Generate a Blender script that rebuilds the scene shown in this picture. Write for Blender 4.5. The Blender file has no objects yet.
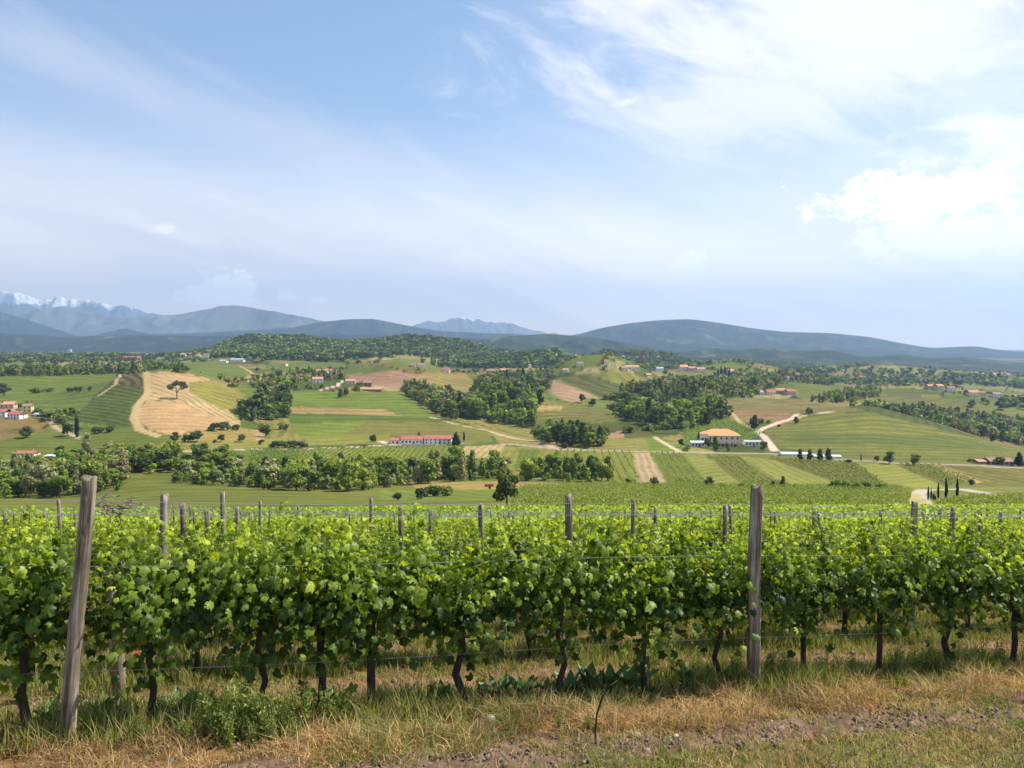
import bpy, math, random
import numpy as np
from mathutils import Vector, Matrix
random.seed(7)
RNG = np.random.default_rng(11)
SC = bpy.context.scene
COL = SC.collection

# ------------------------------------------------------------------ camera
F = 780.0
PITCH = math.atan((384 - 345) / F)
CP, SP = math.cos(PITCH), math.sin(PITCH)
cam_d = bpy.data.cameras.new('camera')
cam_d.sensor_width = 36.0
cam_d.lens = 36.0 * F / 1024.0
cam_d.clip_start = 0.05
cam_d.clip_end = 90000
cam = bpy.data.objects.new('camera', cam_d)
COL.objects.link(cam)
cam.location = (0, 0, 0)
cam.rotation_euler = (math.pi / 2 - PITCH, 0, 0)
SC.camera = cam

# ------------------------------------------------------------------ sun, sky, exposure
SUN_AZ = math.radians(76)      # clockwise from the view direction (+Y) towards +X
SUN_EL = math.radians(52)
sd = Vector((math.sin(SUN_AZ) * math.cos(SUN_EL), math.cos(SUN_AZ) * math.cos(SUN_EL), math.sin(SUN_EL)))
sun_l = bpy.data.lights.new('sun', 'SUN')
sun_l.energy = 5.0
sun_l.angle = math.radians(0.55)
sun_l.color = (1.0, 0.94, 0.83)
sun = bpy.data.objects.new('sun', sun_l)
COL.objects.link(sun)
sun.location = (0, 0, 50)
sun.rotation_euler = (-sd).to_track_quat('-Z', 'Y').to_euler()

SC.view_settings.view_transform = 'Standard'
SC.view_settings.look = 'None'
SC.view_settings.gamma = 1.0
SC.view_settings.exposure = 0.76
SC.render.engine = 'CYCLES'
cy = SC.cycles
cy.max_bounces = 6
cy.diffuse_bounces = 3
cy.glossy_bounces = 2
cy.transmission_bounces = 4
cy.transparent_max_bounces = 4
cy.volume_bounces = 0
cy.use_denoising = True


def azel(px, py):
    a, b = (px - 512) / F, (384 - py) / F
    x, y, z = a, CP + b * SP, -SP + b * CP
    return math.atan2(x, y), math.atan2(z, math.hypot(x, y))


def build_world():
    w = bpy.data.worlds.new('World')
    SC.world = w
    w.use_nodes = True
    nt = w.node_tree
    nt.nodes.clear()
    N, L = nt.nodes.new, nt.links.new
    out = N('ShaderNodeOutputWorld')
    bg = N('ShaderNodeBackground')
    bg.inputs['Strength'].default_value = 0.105
    L(bg.outputs[0], out.inputs[0])
    sky = N('ShaderNodeTexSky')
    sky.sky_type = 'NISHITA'
    sky.sun_disc = False
    sky.sun_elevation = SUN_EL
    sky.sun_rotation = SUN_AZ
    sky.altitude = 250
    sky.air_density = 1.0
    sky.dust_density = 0.6
    sky.ozone_density = 1.5
    tc = N('ShaderNodeTexCoord')
    sep = N('ShaderNodeSeparateXYZ')
    L(tc.outputs['Generated'], sep.inputs[0])

    def M(op, a, b=None, c=None, clamp=False):
        n = N('ShaderNodeMath')
        n.operation = op
        n.use_clamp = clamp
        for i, v in enumerate((a, b, c)):
            if v is None:
                continue
            if isinstance(v, (int, float)):
                n.inputs[i].default_value = v
            else:
                L(v, n.inputs[i])
        return n.outputs[0]
    X, Y, Z = sep.outputs
    az = M('ARCTAN2', X, Y)
    el = M('ARCTAN2', Z, M('SQRT', M('ADD', M('MULTIPLY', X, X), M('MULTIPLY', Y, Y))))

    def noise(su, sv, scale, detail, rough, off=0.0, dist=0.0, shear=0.0):
        cb = N('ShaderNodeCombineXYZ')
        uu = M('ADD', M('MULTIPLY', az, su), off)
        vv = M('MULTIPLY', el, sv)
        if shear:
            vv = M('ADD', vv, M('MULTIPLY', az, shear))
        L(uu, cb.inputs[0])
        L(vv, cb.inputs[1])
        n = N('ShaderNodeTexNoise')
        n.inputs['Scale'].default_value = scale
        n.inputs['Detail'].default_value = detail
        n.inputs['Roughness'].default_value = rough
        n.inputs['Distortion'].default_value = dist
        L(cb.outputs[0], n.inputs['Vector'])
        return n.outputs['Fac']

    def sstep(v, lo, hi):
        n = N('ShaderNodeMapRange')
        n.interpolation_type = 'SMOOTHSTEP'
        L(v, n.inputs[0])
        n.inputs[1].default_value = lo
        n.inputs[2].default_value = hi
        n.inputs[3].default_value = 0
        n.inputs[4].default_value = 1
        return n.outputs[0]

    def ell(px, py, rx, ry, nz, k, lo=0.0, hi=0.5, rot=0.0):
        u0, v0 = azel(px, py)
        du = M('SUBTRACT', az, u0)
        dv = M('SUBTRACT', el, v0)
        if rot:
            c, s = math.cos(rot), math.sin(rot)
            du, dv = (M('ADD', M('MULTIPLY', du, c), M('MULTIPLY', dv, s)),
                      M('SUBTRACT', M('MULTIPLY', dv, c), M('MULTIPLY', du, s)))
        du = M('MULTIPLY', du, F / rx)
        dv = M('MULTIPLY', dv, F / ry)
        r = M('SQRT', M('ADD', M('MULTIPLY', du, du), M('MULTIPLY', dv, dv)))
        m = M('ADD', M('SUBTRACT', 1.0, r), M('MULTIPLY', M('SUBTRACT', nz, 0.5), k))
        return sstep(m, lo, hi)

    n_soft = noise(1.0, 2.2, 3.0, 6, 0.62, 3.1, 0.6, 0.5)
    n_wisp = noise(1.0, 4.5, 3.2, 7, 0.6, 8.3, 0.9, 1.6)
    n_cum = noise(1.0, 1.5, 26.0, 7, 0.58, 1.7, 0.2)
    n_big = noise(1.0, 1.6, 9.0, 6, 0.6, 5.2, 0.3)

    def mx(a, b):
        return M('MAXIMUM', a, b)
    # thin high veil
    veil = M('MULTIPLY', ell(850, 20, 400, 190, n_soft, 1.6, 0.0, 1.0), .7)
    veil = mx(veil, M('MULTIPLY', ell(960, 140, 330, 90, n_soft, 1.5, 0.0, 1.0), 0.4))
    veil = mx(veil, M('MULTIPLY', ell(640, 0, 120, 28, n_big, 1.6, 0.0, 0.8), 0.75))
    veil = mx(veil, M('MULTIPLY', ell(230, 270, 560, 85, n_wisp, 1.5, 0.0, 1.0, -0.10), 0.5))
    veil = mx(veil, M('MULTIPLY', ell(60, 195, 420, 60, n_wisp, 1.6, 0.0, 1.0, -0.16), 0.45))
    veil = mx(veil, M('MULTIPLY', ell(120, 85, 420, 50, n_wisp, 1.8, 0.0, 1.2, -0.25), 0.28))
    veil = mx(veil, M('MULTIPLY', ell(820, 310, 420, 45, n_wisp, 1.2, 0.0, 1.0), 0.4))
    n_det = noise(1.0, 1.4, 60.0, 6, 0.62, 2.7, 0.3)
    n_mix = M('ADD', M('MULTIPLY', n_cum, 0.62), M('MULTIPLY', n_det, 0.38))
    n_low = noise(1.0, 2.0, 14.0, 8, 0.62, 6.6, 0.4)
    cum = M('MULTIPLY', ell(925, 194, 96, 26, n_mix, 4.2, 0.0, 0.35), 1.0)
    cum = mx(cum, M('MULTIPLY', ell(965, 236, 110, 22, n_mix, 4.6, 0.0, 0.45), 0.9))
    cum = mx(cum, M('MULTIPLY', ell(1010, 150, 120, 30, n_low, 3.4, 0.0, 1.0), 0.6))
    cum = mx(cum, M('MULTIPLY', ell(990, 298, 100, 15, n_mix, 4.0, 0.0, 0.6), 0.7))
    cum = mx(cum, M('MULTIPLY', ell(690, 264, 18, 12, n_det, 3.0, -0.2, 0.3), 1.0))
    cum = mx(cum, M('MULTIPLY', ell(862, 281, 26, 5, n_det, 3.0, 0.0, 0.8), 0.7))
    cum = mx(cum, ell(230, 289, 25, 15, n_det, 4.0, -0.2, 0.3))
    cum = mx(cum, ell(202, 295, 24, 8, n_det, 3.5, -0.2, 0.4))
    cum = mx(cum, M('MULTIPLY', ell(288, 298, 12, 7, n_det, 3.5, 0.0, 0.6), 0.8))
    cum = mx(cum, M('MULTIPLY', ell(318, 300, 12, 5, n_det, 3.5, 0.0, 0.6), 0.7))
    cum = mx(cum, M('MULTIPLY', ell(163, 230, 11, 7, n_det, 3.0, 0.0, 0.8), 0.6))
    cum = mx(cum, M('MULTIPLY', ell(628, 101, 26, 4, n_det, 3.5, 0.0, 1.4, 0.2), 0.35))
    grey = M('MULTIPLY', ell(120, 232, 230, 13, n_big, 1.5, 0.0, 0.9, -0.16), 0.22)

    def mixc(f, a, b):
        n = N('ShaderNodeMix')
        n.data_type = 'RGBA'
        if isinstance(f, float):
            n.inputs[0].default_value = f
        else:
            L(f, n.inputs[0])
        for s, v in ((6, a), (7, b)):
            if isinstance(v, tuple):
                n.inputs[s].default_value = v
            else:
                L(v, n.inputs[s])
        return n.outputs[2]
    hz = M('SUBTRACT', 1.0, sstep(M('ADD', el, M('MULTIPLY', M('SUBTRACT', n_wisp, 0.5), 0.12)), -0.02, 0.30))
    c0 = mixc(M('MULTIPLY', hz, 0.9), sky.outputs[0], (13.0, 10.5, 8.9, 1))
    c = mixc(M('MULTIPLY', veil, 0.8), c0, (5.5, 5.2, 5.5, 1))
    n_cir = noise(1.0, 2.6, 5.0, 9, 0.66, 12.4, 0.7, 0.9)
    big = ell(830, 35, 290, 105, n_cir, 3.4, -0.2, 1.0)
    big = mx(big, M('MULTIPLY', ell(760, 95, 190, 62, n_cir, 3.0, -0.2, 0.9), 0.9))
    big = mx(big, M('MULTIPLY', ell(620, 4, 95, 18, n_big, 3.0, 0.0, 1.0), 0.8))
    big = mx(big, M('MULTIPLY', ell(1000, 90, 150, 50, n_cir, 3.0, 0.0, 1.0), 0.6))
    c = mixc(M('MULTIPLY', big, 0.82), c, (7.2, 6.9, 7.0, 1))
    stk = M('MULTIPLY', ell(250, 120, 460, 34, n_wisp, 2.4, 0.0, 1.2, -0.24), 0.30)
    stk = mx(stk, M('MULTIPLY', ell(300, 250, 560, 70, n_wisp, 2.2, 0.0, 1.1, -0.12), 0.38))
    c = mixc(stk, c, (6.0, 5.6, 5.8, 1))
    c = mixc(grey, c, (3.4, 3.8, 5.0, 1))
    c = mixc(M('MULTIPLY', cum, 0.9), c, (10.6, 10.0, 9.6, 1))
    L(c, bg.inputs['Color'])


build_world()

# ------------------------------------------------------------------ helpers
def tag(o, label=None, cat=None, group=None, kind=None):
    if label:
        o['label'] = label
    if cat:
        o['category'] = cat
    if group:
        o['group'] = group
    if kind:
        o['kind'] = kind
    return o


def empty(name, loc=(0, 0, 0), rz=0.0, sc=1.0):
    o = bpy.data.objects.new(name, None)
    COL.objects.link(o)
    o.location = loc
    o.rotation_euler = (0, 0, rz)
    o.scale = (sc, sc, sc) if isinstance(sc, (int, float)) else sc
    o.empty_display_size = 0.3
    return o


def npmesh(name, V, Fs, mat, C=None, smooth=False):
    V = np.asarray(V, np.float32)
    Fs = np.asarray(Fs, np.int32)
    me = bpy.data.meshes.new(name)
    me.vertices.add(len(V))
    me.vertices.foreach_set('co', V.ravel())
    k = Fs.shape[1]
    me.loops.add(Fs.size)
    me.loops.foreach_set('vertex_index', Fs.ravel())
    me.polygons.add(len(Fs))
    me.polygons.foreach_set('loop_start', np.arange(0, Fs.size, k, dtype=np.int32))
    if smooth:
        me.polygons.foreach_set('use_smooth', np.ones(len(Fs), bool))
    me.update(calc_edges=True)
    if C is not None:
        put(me, 'Col', C)
    if mat:
        me.materials.append(mat)
    return me


def put(me, name, C):
    C = np.asarray(C, np.float32)
    if C.shape[1] == 3:
        C = np.concatenate([C, np.ones((len(C), 1), np.float32)], 1)
    a = me.color_attributes.new(name, 'FLOAT_COLOR', 'POINT')
    a.data.foreach_set('color', C.ravel())


def link(name, me, parent=None, loc=None):
    o = bpy.data.objects.new(name, me)
    COL.objects.link(o)
    if parent:
        o.parent = parent
    if loc is not None:
        o.location = loc
    return o


class MB:
    """collects polygons into one mesh"""
    def __init__(self):
        self.v, self.f, self.m = [], [], []

    def add(self, vs, fs, m=0):
        n = len(self.v)
        self.v += [tuple(p) for p in vs]
        self.f += [tuple(i + n for i in f) for f in fs]
        self.m += [m] * len(fs)

    def box(self, c, s, m=0, rz=0.0):
        hx, hy, hz = s[0] / 2, s[1] / 2, s[2] / 2
        vs = []
        for dz in (-hz, hz):
            for dx, dy in ((-hx, -hy), (hx, -hy), (hx, hy), (-hx, hy)):
                x, y = dx * math.cos(rz) - dy * math.sin(rz), dx * math.sin(rz) + dy * math.cos(rz)
                vs.append((c[0] + x, c[1] + y, c[2] + dz))
        self.add(vs, [(3, 2, 1, 0), (4, 5, 6, 7), (0, 1, 5, 4), (1, 2, 6, 5), (2, 3, 7, 6), (3, 0, 4, 7)], m)

    def tube(self, pts, rads, n=8, m=0, wob=0.0, cap=True):
        pts = [Vector(p) for p in pts]
        rings = []
        for i, p in enumerate(pts):
            d = (pts[min(i + 1, len(pts) - 1)] - pts[max(i - 1, 0)]).normalized()
            a = d.orthogonal().normalized() if abs(d.z) < 0.9 else d.cross(Vector((0, 1, 0))).normalized()
            b = d.cross(a)
            r = rads[i] if hasattr(rads, '__len__') else rads
            rings.append([p + (a * math.cos(2 * math.pi * k / n) + b * math.sin(2 * math.pi * k / n)) * r * (1 + random.uniform(-wob, wob)) for k in range(n)])
        vs = [q for r in rings for q in r]
        fs = []
        for i in range(len(pts) - 1):
            for k in range(n):
                k2 = (k + 1) % n
                fs.append((i * n + k, i * n + k2, (i + 1) * n + k2, (i + 1) * n + k))
        if cap:
            fs.append(tuple(range(n))[::-1])
            fs.append(tuple(range((len(pts) - 1) * n, len(pts) * n)))
        self.add(vs, fs, m)

    def mesh(self, name, *mats, smooth=False):
        me = bpy.data.meshes.new(name)
        me.from_pydata(self.v, [], self.f)
        for mt in mats:
            me.materials.append(mt)
        me.polygons.foreach_set('material_index', self.m)
        if smooth:
            me.polygons.foreach_set('use_smooth', [True] * len(self.f))
        me.update()
        return me

    def build(self, name, mats, parent=None, smooth=False, loc=None):
        if not isinstance(mats, (list, tuple)):
            mats = [mats]
        return link(name, self.mesh(name, *mats, smooth=smooth), parent, loc)


def copy_tree(o, parent=None):
    c = o.copy()
    COL.objects.link(c)
    if parent:
        c.parent = parent
    for ch in KIDS.get(o.name, []):
        copy_tree(ch, c)
    return c


KIDS = {}


def kids(root):
    """remember the children of a prototype so that copies are quick"""
    KIDS[root.name] = list(root.children)
    for c in root.children:
        KIDS[c.name] = list(c.children)
    return root


def lin(v):
    v = v / 255.0
    return v / 12.92 if v <= 0.04045 else ((v + 0.055) / 1.055) ** 2.4


def C3(r, g, b, k=0.62):
    if r > g + 12:
        return np.array([lin(r) * k, lin(g) * k, lin(b) * k * .97])
    return np.array([lin(r) * k * 1.13, lin(g) * k * .90, lin(b) * k * .80])


def CN(r, g, b, k=0.62):
    return np.array([lin(r) * k, lin(g) * k, lin(b) * k])


# ---- value noise in numpy
def _hash(ix, iy, seed):
    h = (ix.astype(np.int64) * 374761393 + iy.astype(np.int64) * 668265263 + seed * 1442695041) & 0xffffffff
    h = ((h ^ (h >> 13)) * 1274126177) & 0xffffffff
    return ((h ^ (h >> 16)) & 0xffff) / 65535.0


def vn(x, y, seed=0):
    x = np.asarray(x, float)
    y = np.asarray(y, float)
    ix, iy = np.floor(x), np.floor(y)
    fx, fy = x - ix, y - iy
    fx, fy = fx * fx * (3 - 2 * fx), fy * fy * (3 - 2 * fy)
    a, b = _hash(ix, iy, seed), _hash(ix + 1, iy, seed)
    c, d = _hash(ix, iy + 1, seed), _hash(ix + 1, iy + 1, seed)
    return (a * (1 - fx) + b * fx) * (1 - fy) + (c * (1 - fx) + d * fx) * fy


def fbm(x, y, oct=4, seed=0, r=0.5):
    s, a, t = 0, 1, 0
    for i in range(oct):
        s = s + a * vn(x * 2 ** i, y * 2 ** i, seed + i * 17)
        t += a
        a *= r
    return s / t


def smooth01(v, lo, hi):
    t = np.clip((v - lo) / (hi - lo), 0, 1)
    return t * t * (3 - 2 * t)


# ------------------------------------------------------------------ terrain height
def yz(py, Y):
    b = (384 - py) / F
    return Y * (-SP + b * CP) / (CP + b * SP)


PROFILE = {
    0: [(100, 520), (140, 511), (200, 504), (300, 497), (380, 483), (450, 466), (520, 452), (600, 432), (700, 412), (850, 398), (1000, 388), (1200, 378), (1500, 371), (2000, 363), (3000, 358), (5000, 353)],
    60: [(100, 520), (140, 511), (200, 504), (300, 497), (380, 483), (450, 464), (520, 450), (600, 432), (700, 413), (850, 396), (1000, 386), (1200, 377), (1500, 371), (2000, 363), (3000, 358), (5000, 353)],
    120: [(100, 520), (140, 511), (200, 504), (300, 492), (380, 476), (450, 460), (520, 446), (580, 432), (650, 415), (760, 396), (880, 380), (1000, 375), (1200, 374), (1500, 369), (2000, 363), (3000, 358), (5000, 353)],
    160: [(100, 520), (140, 511), (200, 503), (300, 490), (380, 476), (450, 460), (520, 444), (560, 436), (620, 420), (720, 400), (900, 373), (970, 374), (1100, 376), (1500, 367), (2000, 362), (3000, 357), (5000, 353)],
    200: [(100, 520), (140, 510), (200, 503), (300, 490), (380, 478), (450, 460), (520, 446), (560, 437), (620, 424), (720, 402), (900, 377), (1000, 375), (1200, 370), (1500, 364), (2000, 358), (2600, 354), (3500, 356), (5000, 353)],
    260: [(100, 520), (140, 510), (200, 503), (300, 492), (380, 480), (450, 462), (520, 448), (600, 436), (700, 420), (800, 405), (1000, 389), (1200, 378), (1500, 366), (2000, 352), (2600, 343), (2900, 343), (3500, 352), (5000, 353)],
    330: [(100, 520), (140, 510), (200, 503), (300, 493), (380, 482), (450, 465), (520, 450), (560, 443), (650, 430), (750, 415), (850, 402), (950, 392), (1100, 382), (1300, 372), (1600, 365), (2100, 352), (2600, 344), (3000, 346), (4000, 352), (5000, 353)],
    400: [(100, 519), (140, 509), (200, 502), (300, 494), (380, 484), (450, 467), (520, 450), (560, 443), (650, 430), (750, 417), (850, 405), (950, 393), (1100, 383), (1250, 373), (1500, 368), (2000, 356), (2700, 345), (3200, 348), (5000, 353)],
    450: [(100, 519), (140, 509), (200, 501), (300, 490), (380, 481), (450, 465), (520, 449), (560, 443), (650, 430), (750, 419), (850, 411), (950, 403), (1100, 390), (1250, 380), (1400, 373), (1700, 368), (2200, 357), (2700, 348), (3200, 350), (5000, 353)],
    500: [(100, 519), (140, 509), (200, 500), (300, 489), (360, 482), (450, 463), (520, 449), (600, 440), (700, 432), (800, 422), (900, 405), (1000, 394), (1150, 388), (1300, 379), (1500, 372), (2200, 361), (2800, 354), (5000, 354)],
    560: [(100, 519), (140, 508), (200, 499), (300, 487), (350, 483), (450, 461), (520, 448), (600, 440), (700, 428), (800, 416), (900, 405), (1000, 396), (1150, 384), (1300, 374), (1450, 371), (2000, 365), (2800, 357), (5000, 354)],
    620: [(100, 519), (140, 508), (200, 498), (300, 486), (350, 482), (430, 462), (500, 450), (600, 438), (700, 427), (800, 417), (900, 408), (1000, 398), (1150, 385), (1280, 373), (1380, 371), (1600, 373), (2500, 363), (3500, 355), (5000, 354)],
    680: [(100, 519), (140, 508), (200, 498), (300, 486), (350, 482), (430, 463), (490, 451), (580, 440), (650, 430), (720, 420), (850, 410), (1000, 402), (1200, 390), (1400, 381), (1700, 374), (2400, 368), (3500, 361), (5000, 356)],
    740: [(100, 518), (140, 508), (200, 498), (300, 487), (350, 483), (430, 464), (490, 452), (560, 442), (650, 430), (750, 418), (900, 404), (1000, 397), (1200, 390), (1500, 381), (1800, 376), (2500, 371), (3500, 363), (5000, 357)],
    800: [(100, 518), (140, 508), (200, 498), (300, 487), (350, 483), (420, 467), (470, 456), (530, 447), (620, 434), (720, 422), (850, 410), (950, 401), (1050, 397), (1300, 391), (1600, 384), (2000, 378), (3000, 369), (5000, 359)],
    870: [(100, 518), (140, 508), (200, 498), (300, 488), (350, 484), (410, 470), (450, 461), (530, 448), (620, 434), (720, 419), (800, 412), (850, 413), (950, 415), (1100, 408), (1300, 396), (1500, 389), (1800, 385), (2500, 377), (3500, 371), (5000, 361)],
    940: [(100, 518), (140, 507), (200, 499), (300, 489), (350, 485), (400, 473), (440, 463), (530, 452), (620, 441), (720, 431), (800, 428), (900, 431), (1000, 426), (1200, 411), (1400, 398), (1600, 390), (2200, 382), (3500, 373), (5000, 362)],
    1024: [(100, 518), (140, 507), (200, 499), (300, 489), (350, 485), (400, 474), (440, 466), (530, 458), (620, 452), (700, 449), (800, 453), (900, 447), (1100, 426), (1300, 408), (1500, 398), (2000, 388), (3000, 379), (5000, 364)],
}
GT = np.linspace(-0.70, 0.70, 281)
GL = np.linspace(math.log(60), math.log(40000), 700)


def build_profile():
    cols = sorted(PROFILE)
    ts = np.array([(c - 512) / F / 0.997 for c in cols])
    rows = []
    for c in cols:
        pts = PROFILE[c]
        Ys = [60] + [p[0] for p in pts] + [9000, 20000, 40000]
        zl = yz(pts[-1][1], pts[-1][0])
        Zs = [-1.6 - .2255 * 60] + [yz(p[1], p[0]) for p in pts] + [zl - 10, zl - 10, zl - 10]
        rows.append(np.interp(GL, np.log(Ys), Zs))
    rows = np.array(rows)                      # col x Y
    G = np.array([np.interp(GT, ts, rows[:, j]) for j in range(len(GL))])   # Y x t
    k = np.exp(-np.linspace(-2, 2, 13) ** 2)
    k /= k.sum()
    P = np.pad(G, ((6, 6), (0, 0)), 'edge')
    P = np.array([np.convolve(P[:, j], k, 'valid') for j in range(P.shape[1])]).T
    P = np.pad(P, ((0, 0), (6, 6)), 'edge')
    P = np.array([np.convolve(P[i], k, 'valid') for i in range(P.shape[0])])
    return P


GP = build_profile()


# rounded knolls and hollows: view column, distance, height, width, depth (metres)
KNOLLS = [(505, 860, 24, 45, 70), (505, 1010, -14, 60, 70), (600, 1230, 36, 95, 120), (600, 1480, -22, 130, 120), (675, 960, 20, 75, 80), (680, 1120, -10, 90, 70),
          (170, 890, 7, 60, 90), (170, 1080, -16, 90, 90), (870, 780, 8, 110, 60), (880, 920, -10, 140, 60), (265, 830, 8, 40, 60), (320, 980, 9, 60, 70), (330, 1150, -9, 90, 80),
          (410, 1290, 20, 90, 110), (420, 1500, -12, 120, 110), (745, 1750, 34, 150, 160), (740, 2100, -18, 200, 160), (820, 1150, 18, 110, 110), (950, 1350, 22, 130, 130), (960, 1650, -14, 160, 140),
          (50, 1150, 9, 120, 110), (60, 1400, -12, 160, 120), (270, 2500, 30, 150, 220), (430, 2600, 34, 190, 220), (350, 2400, -8, 90, 200), (560, 2100, 28, 130, 160), (640, 2700, 48, 170, 200),
          (880, 2500, 40, 220, 220), (1010, 2300, 28, 170, 200), (100, 2300, 14, 260, 200), (990, 860, 7, 70, 50), (575, 560, 4, 40, 40), (620, 700, 7, 50, 60), (560, 1000, 12, 50, 70)]


def H(x, y):
    x = np.asarray(x, float)
    y = np.asarray(y, float)
    yy = np.maximum(y, 60.0)
    t = np.clip(x / yy, GT[0], GT[-1])
    l = np.clip(np.log(yy), GL[0], GL[-1])
    u = (t - GT[0]) / (GT[1] - GT[0])
    v = (l - GL[0]) / (GL[1] - GL[0])
    iu = np.clip(u.astype(int), 0, len(GT) - 2)
    iv = np.clip(v.astype(int), 0, len(GL) - 2)
    fu, fv = u - iu, v - iv
    far = (GP[iv, iu] * (1 - fu) + GP[iv, iu + 1] * fu) * (1 - fv) + (GP[iv + 1, iu] * (1 - fu) + GP[iv + 1, iu + 1] * fu) * fv
    y0 = np.maximum(y, 0)
    near = -1.6 - .2255 * y0 - 0.06 * np.minimum(y, 0)
    w = smooth01(y, 55, 80)
    z = near * (1 - w) + far * w
    z = z + (fbm(x / 260, y / 260, 3, 5) - .5) * 9 * smooth01(y, 900, 2500)
    for kp, ky, kh, sx, sy in KNOLLS:
        kx = (kp - 512) / F * ky
        z = z + kh * np.exp(-((x - kx) / sx) ** 2 - ((y - ky) / sy) ** 2)
    return z


def Hs(x, y):
    return float(H(np.array([x]), np.array([y]))[0])


def project(x, y, z):
    d = y * CP - z * SP
    return 512 + F * x / d, 384 - F * (y * SP + z * CP) / d


_MY = np.exp(np.linspace(math.log(4), math.log(9000), 1500))


def hit(px, py, ymin=0):
    """first point of the terrain met by the line of sight through a pixel"""
    a, b = (px - 512) / F, (384 - py) / F
    t = a / (CP + b * SP)
    s = (-SP + b * CP) / (CP + b * SP)
    m = _MY >= max(ymin, 4)
    Ys = _MY[m]
    d = H(t * Ys, Ys) - s * Ys
    i = int(np.argmax(d >= 0)) if (d >= 0).any() else int(np.argmax(d / Ys))
    Y = Ys[i]
    if i > 0 and d[i] >= 0:
        f = -d[i - 1] / (d[i] - d[i - 1] + 1e-9)
        Y = Ys[i - 1] + (Ys[i] - Ys[i - 1]) * f
    return Vector((t * Y, Y, Hs(t * Y, Y)))


def inpoly(px, py, poly):
    px = np.asarray(px)
    py = np.asarray(py)
    c = np.zeros(px.shape, bool)
    n = len(poly)
    for i in range(n):
        x1, y1 = poly[i]
        x2, y2 = poly[(i + 1) % n]
        if y1 == y2:
            continue
        k = ((y1 > py) != (y2 > py)) & (px < (x2 - x1) * (py - y1) / (y2 - y1) + x1)
        c ^= k
    return c


# ------------------------------------------------------------------ materials
def newmat(name):
    m = bpy.data.materials.new(name)
    m.use_nodes = True
    nt = m.node_tree
    nt.nodes.clear()
    out = nt.nodes.new('ShaderNodeOutputMaterial')
    return m, nt, nt.nodes.new, nt.links.new, out


def plain(name, col, rough=0.8, var=0.25, scale=3.0, bump=0.0, detail=5, metal=0.0, stretch=None, col2=None):
    m, nt, N, L, out = newmat(name)
    b = N('ShaderNodeBsdfPrincipled')
    b.inputs['Roughness'].default_value = rough
    b.inputs['Metallic'].default_value = metal
    b.inputs['Specular IOR Level'].default_value = 0.3
    tc = N('ShaderNodeTexCoord')
    mp = N('ShaderNodeMapping')
    if stretch:
        mp.inputs['Scale'].default_value = stretch
    L(tc.outputs['Object'], mp.inputs['Vector'])
    n = N('ShaderNodeTexNoise')
    n.inputs['Scale'].default_value = scale
    n.inputs['Detail'].default_value = detail
    n.inputs['Roughness'].default_value = 0.65
    L(mp.outputs[0], n.inputs['Vector'])
    r = N('ShaderNodeValToRGB')
    r.color_ramp.elements[0].position = 0.3
    r.color_ramp.elements[1].position = 0.7
    c2 = col2 if col2 is not None else [min(1, c * (1 + var)) for c in col]
    r.color_ramp.elements[0].color = (*[c * (1 - var) for c in col], 1)
    r.color_ramp.elements[1].color = (*c2, 1)
    L(n.outputs['Fac'], r.inputs[0])
    L(r.outputs[0], b.inputs['Base Color'])
    if bump:
        bp = N('ShaderNodeBump')
        bp.inputs['Strength'].default_value = 0.8
        bp.inputs['Distance'].default_value = bump
        L(n.outputs['Fac'], bp.inputs['Height'])
        L(bp.outputs[0], b.inputs['Normal'])
    L(b.outputs[0], out.inputs[0])
    return m


def leafmat(name, trans=0.35, rough=0.5, spec=0.4, tgain=(1.5, 1.5, 0.7), objvar=0.0):
    """colour comes from the per-leaf attribute"""
    m, nt, N, L, out = newmat(name)
    at = N('ShaderNodeAttribute')
    at.attribute_name = 'Col'
    col = at.outputs['Color']
    if objvar:
        oi = N('ShaderNodeObjectInfo')
        hs = N('ShaderNodeHueSaturation')
        mr = N('ShaderNodeMapRange')
        L(oi.outputs['Random'], mr.inputs[0])
        mr.inputs[3].default_value = 1 - objvar
        mr.inputs[4].default_value = 1 + objvar
        L(mr.outputs[0], hs.inputs['Value'])
        mr2 = N('ShaderNodeMapRange')
        L(oi.outputs['Random'], mr2.inputs[0])
        mr2.inputs[3].default_value = 0.525
        mr2.inputs[4].default_value = 0.478
        L(mr2.outputs[0], hs.inputs['Hue'])
        L(col, hs.inputs['Color'])
        col = hs.outputs[0]
    b = N('ShaderNodeBsdfPrincipled')
    b.inputs['Roughness'].default_value = rough
    b.inputs['Specular IOR Level'].default_value = spec
    L(col, b.inputs['Base Color'])
    t = N('ShaderNodeBsdfTranslucent')
    mu = N('ShaderNodeMix')
    mu.data_type = 'RGBA'
    mu.blend_type = 'MULTIPLY'
    mu.inputs[0].default_value = 1
    L(col, mu.inputs[6])
    mu.inputs[7].default_value = (*tgain, 1)
    L(mu.outputs[2], t.inputs['Color'])
    mx = N('ShaderNodeMixShader')
    mx.inputs[0].default_value = trans
    L(b.outputs[0], mx.inputs[1])
    L(t.outputs[0], mx.inputs[2])
    L(mx.outputs[0], out.inputs[0])
    return m


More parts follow.
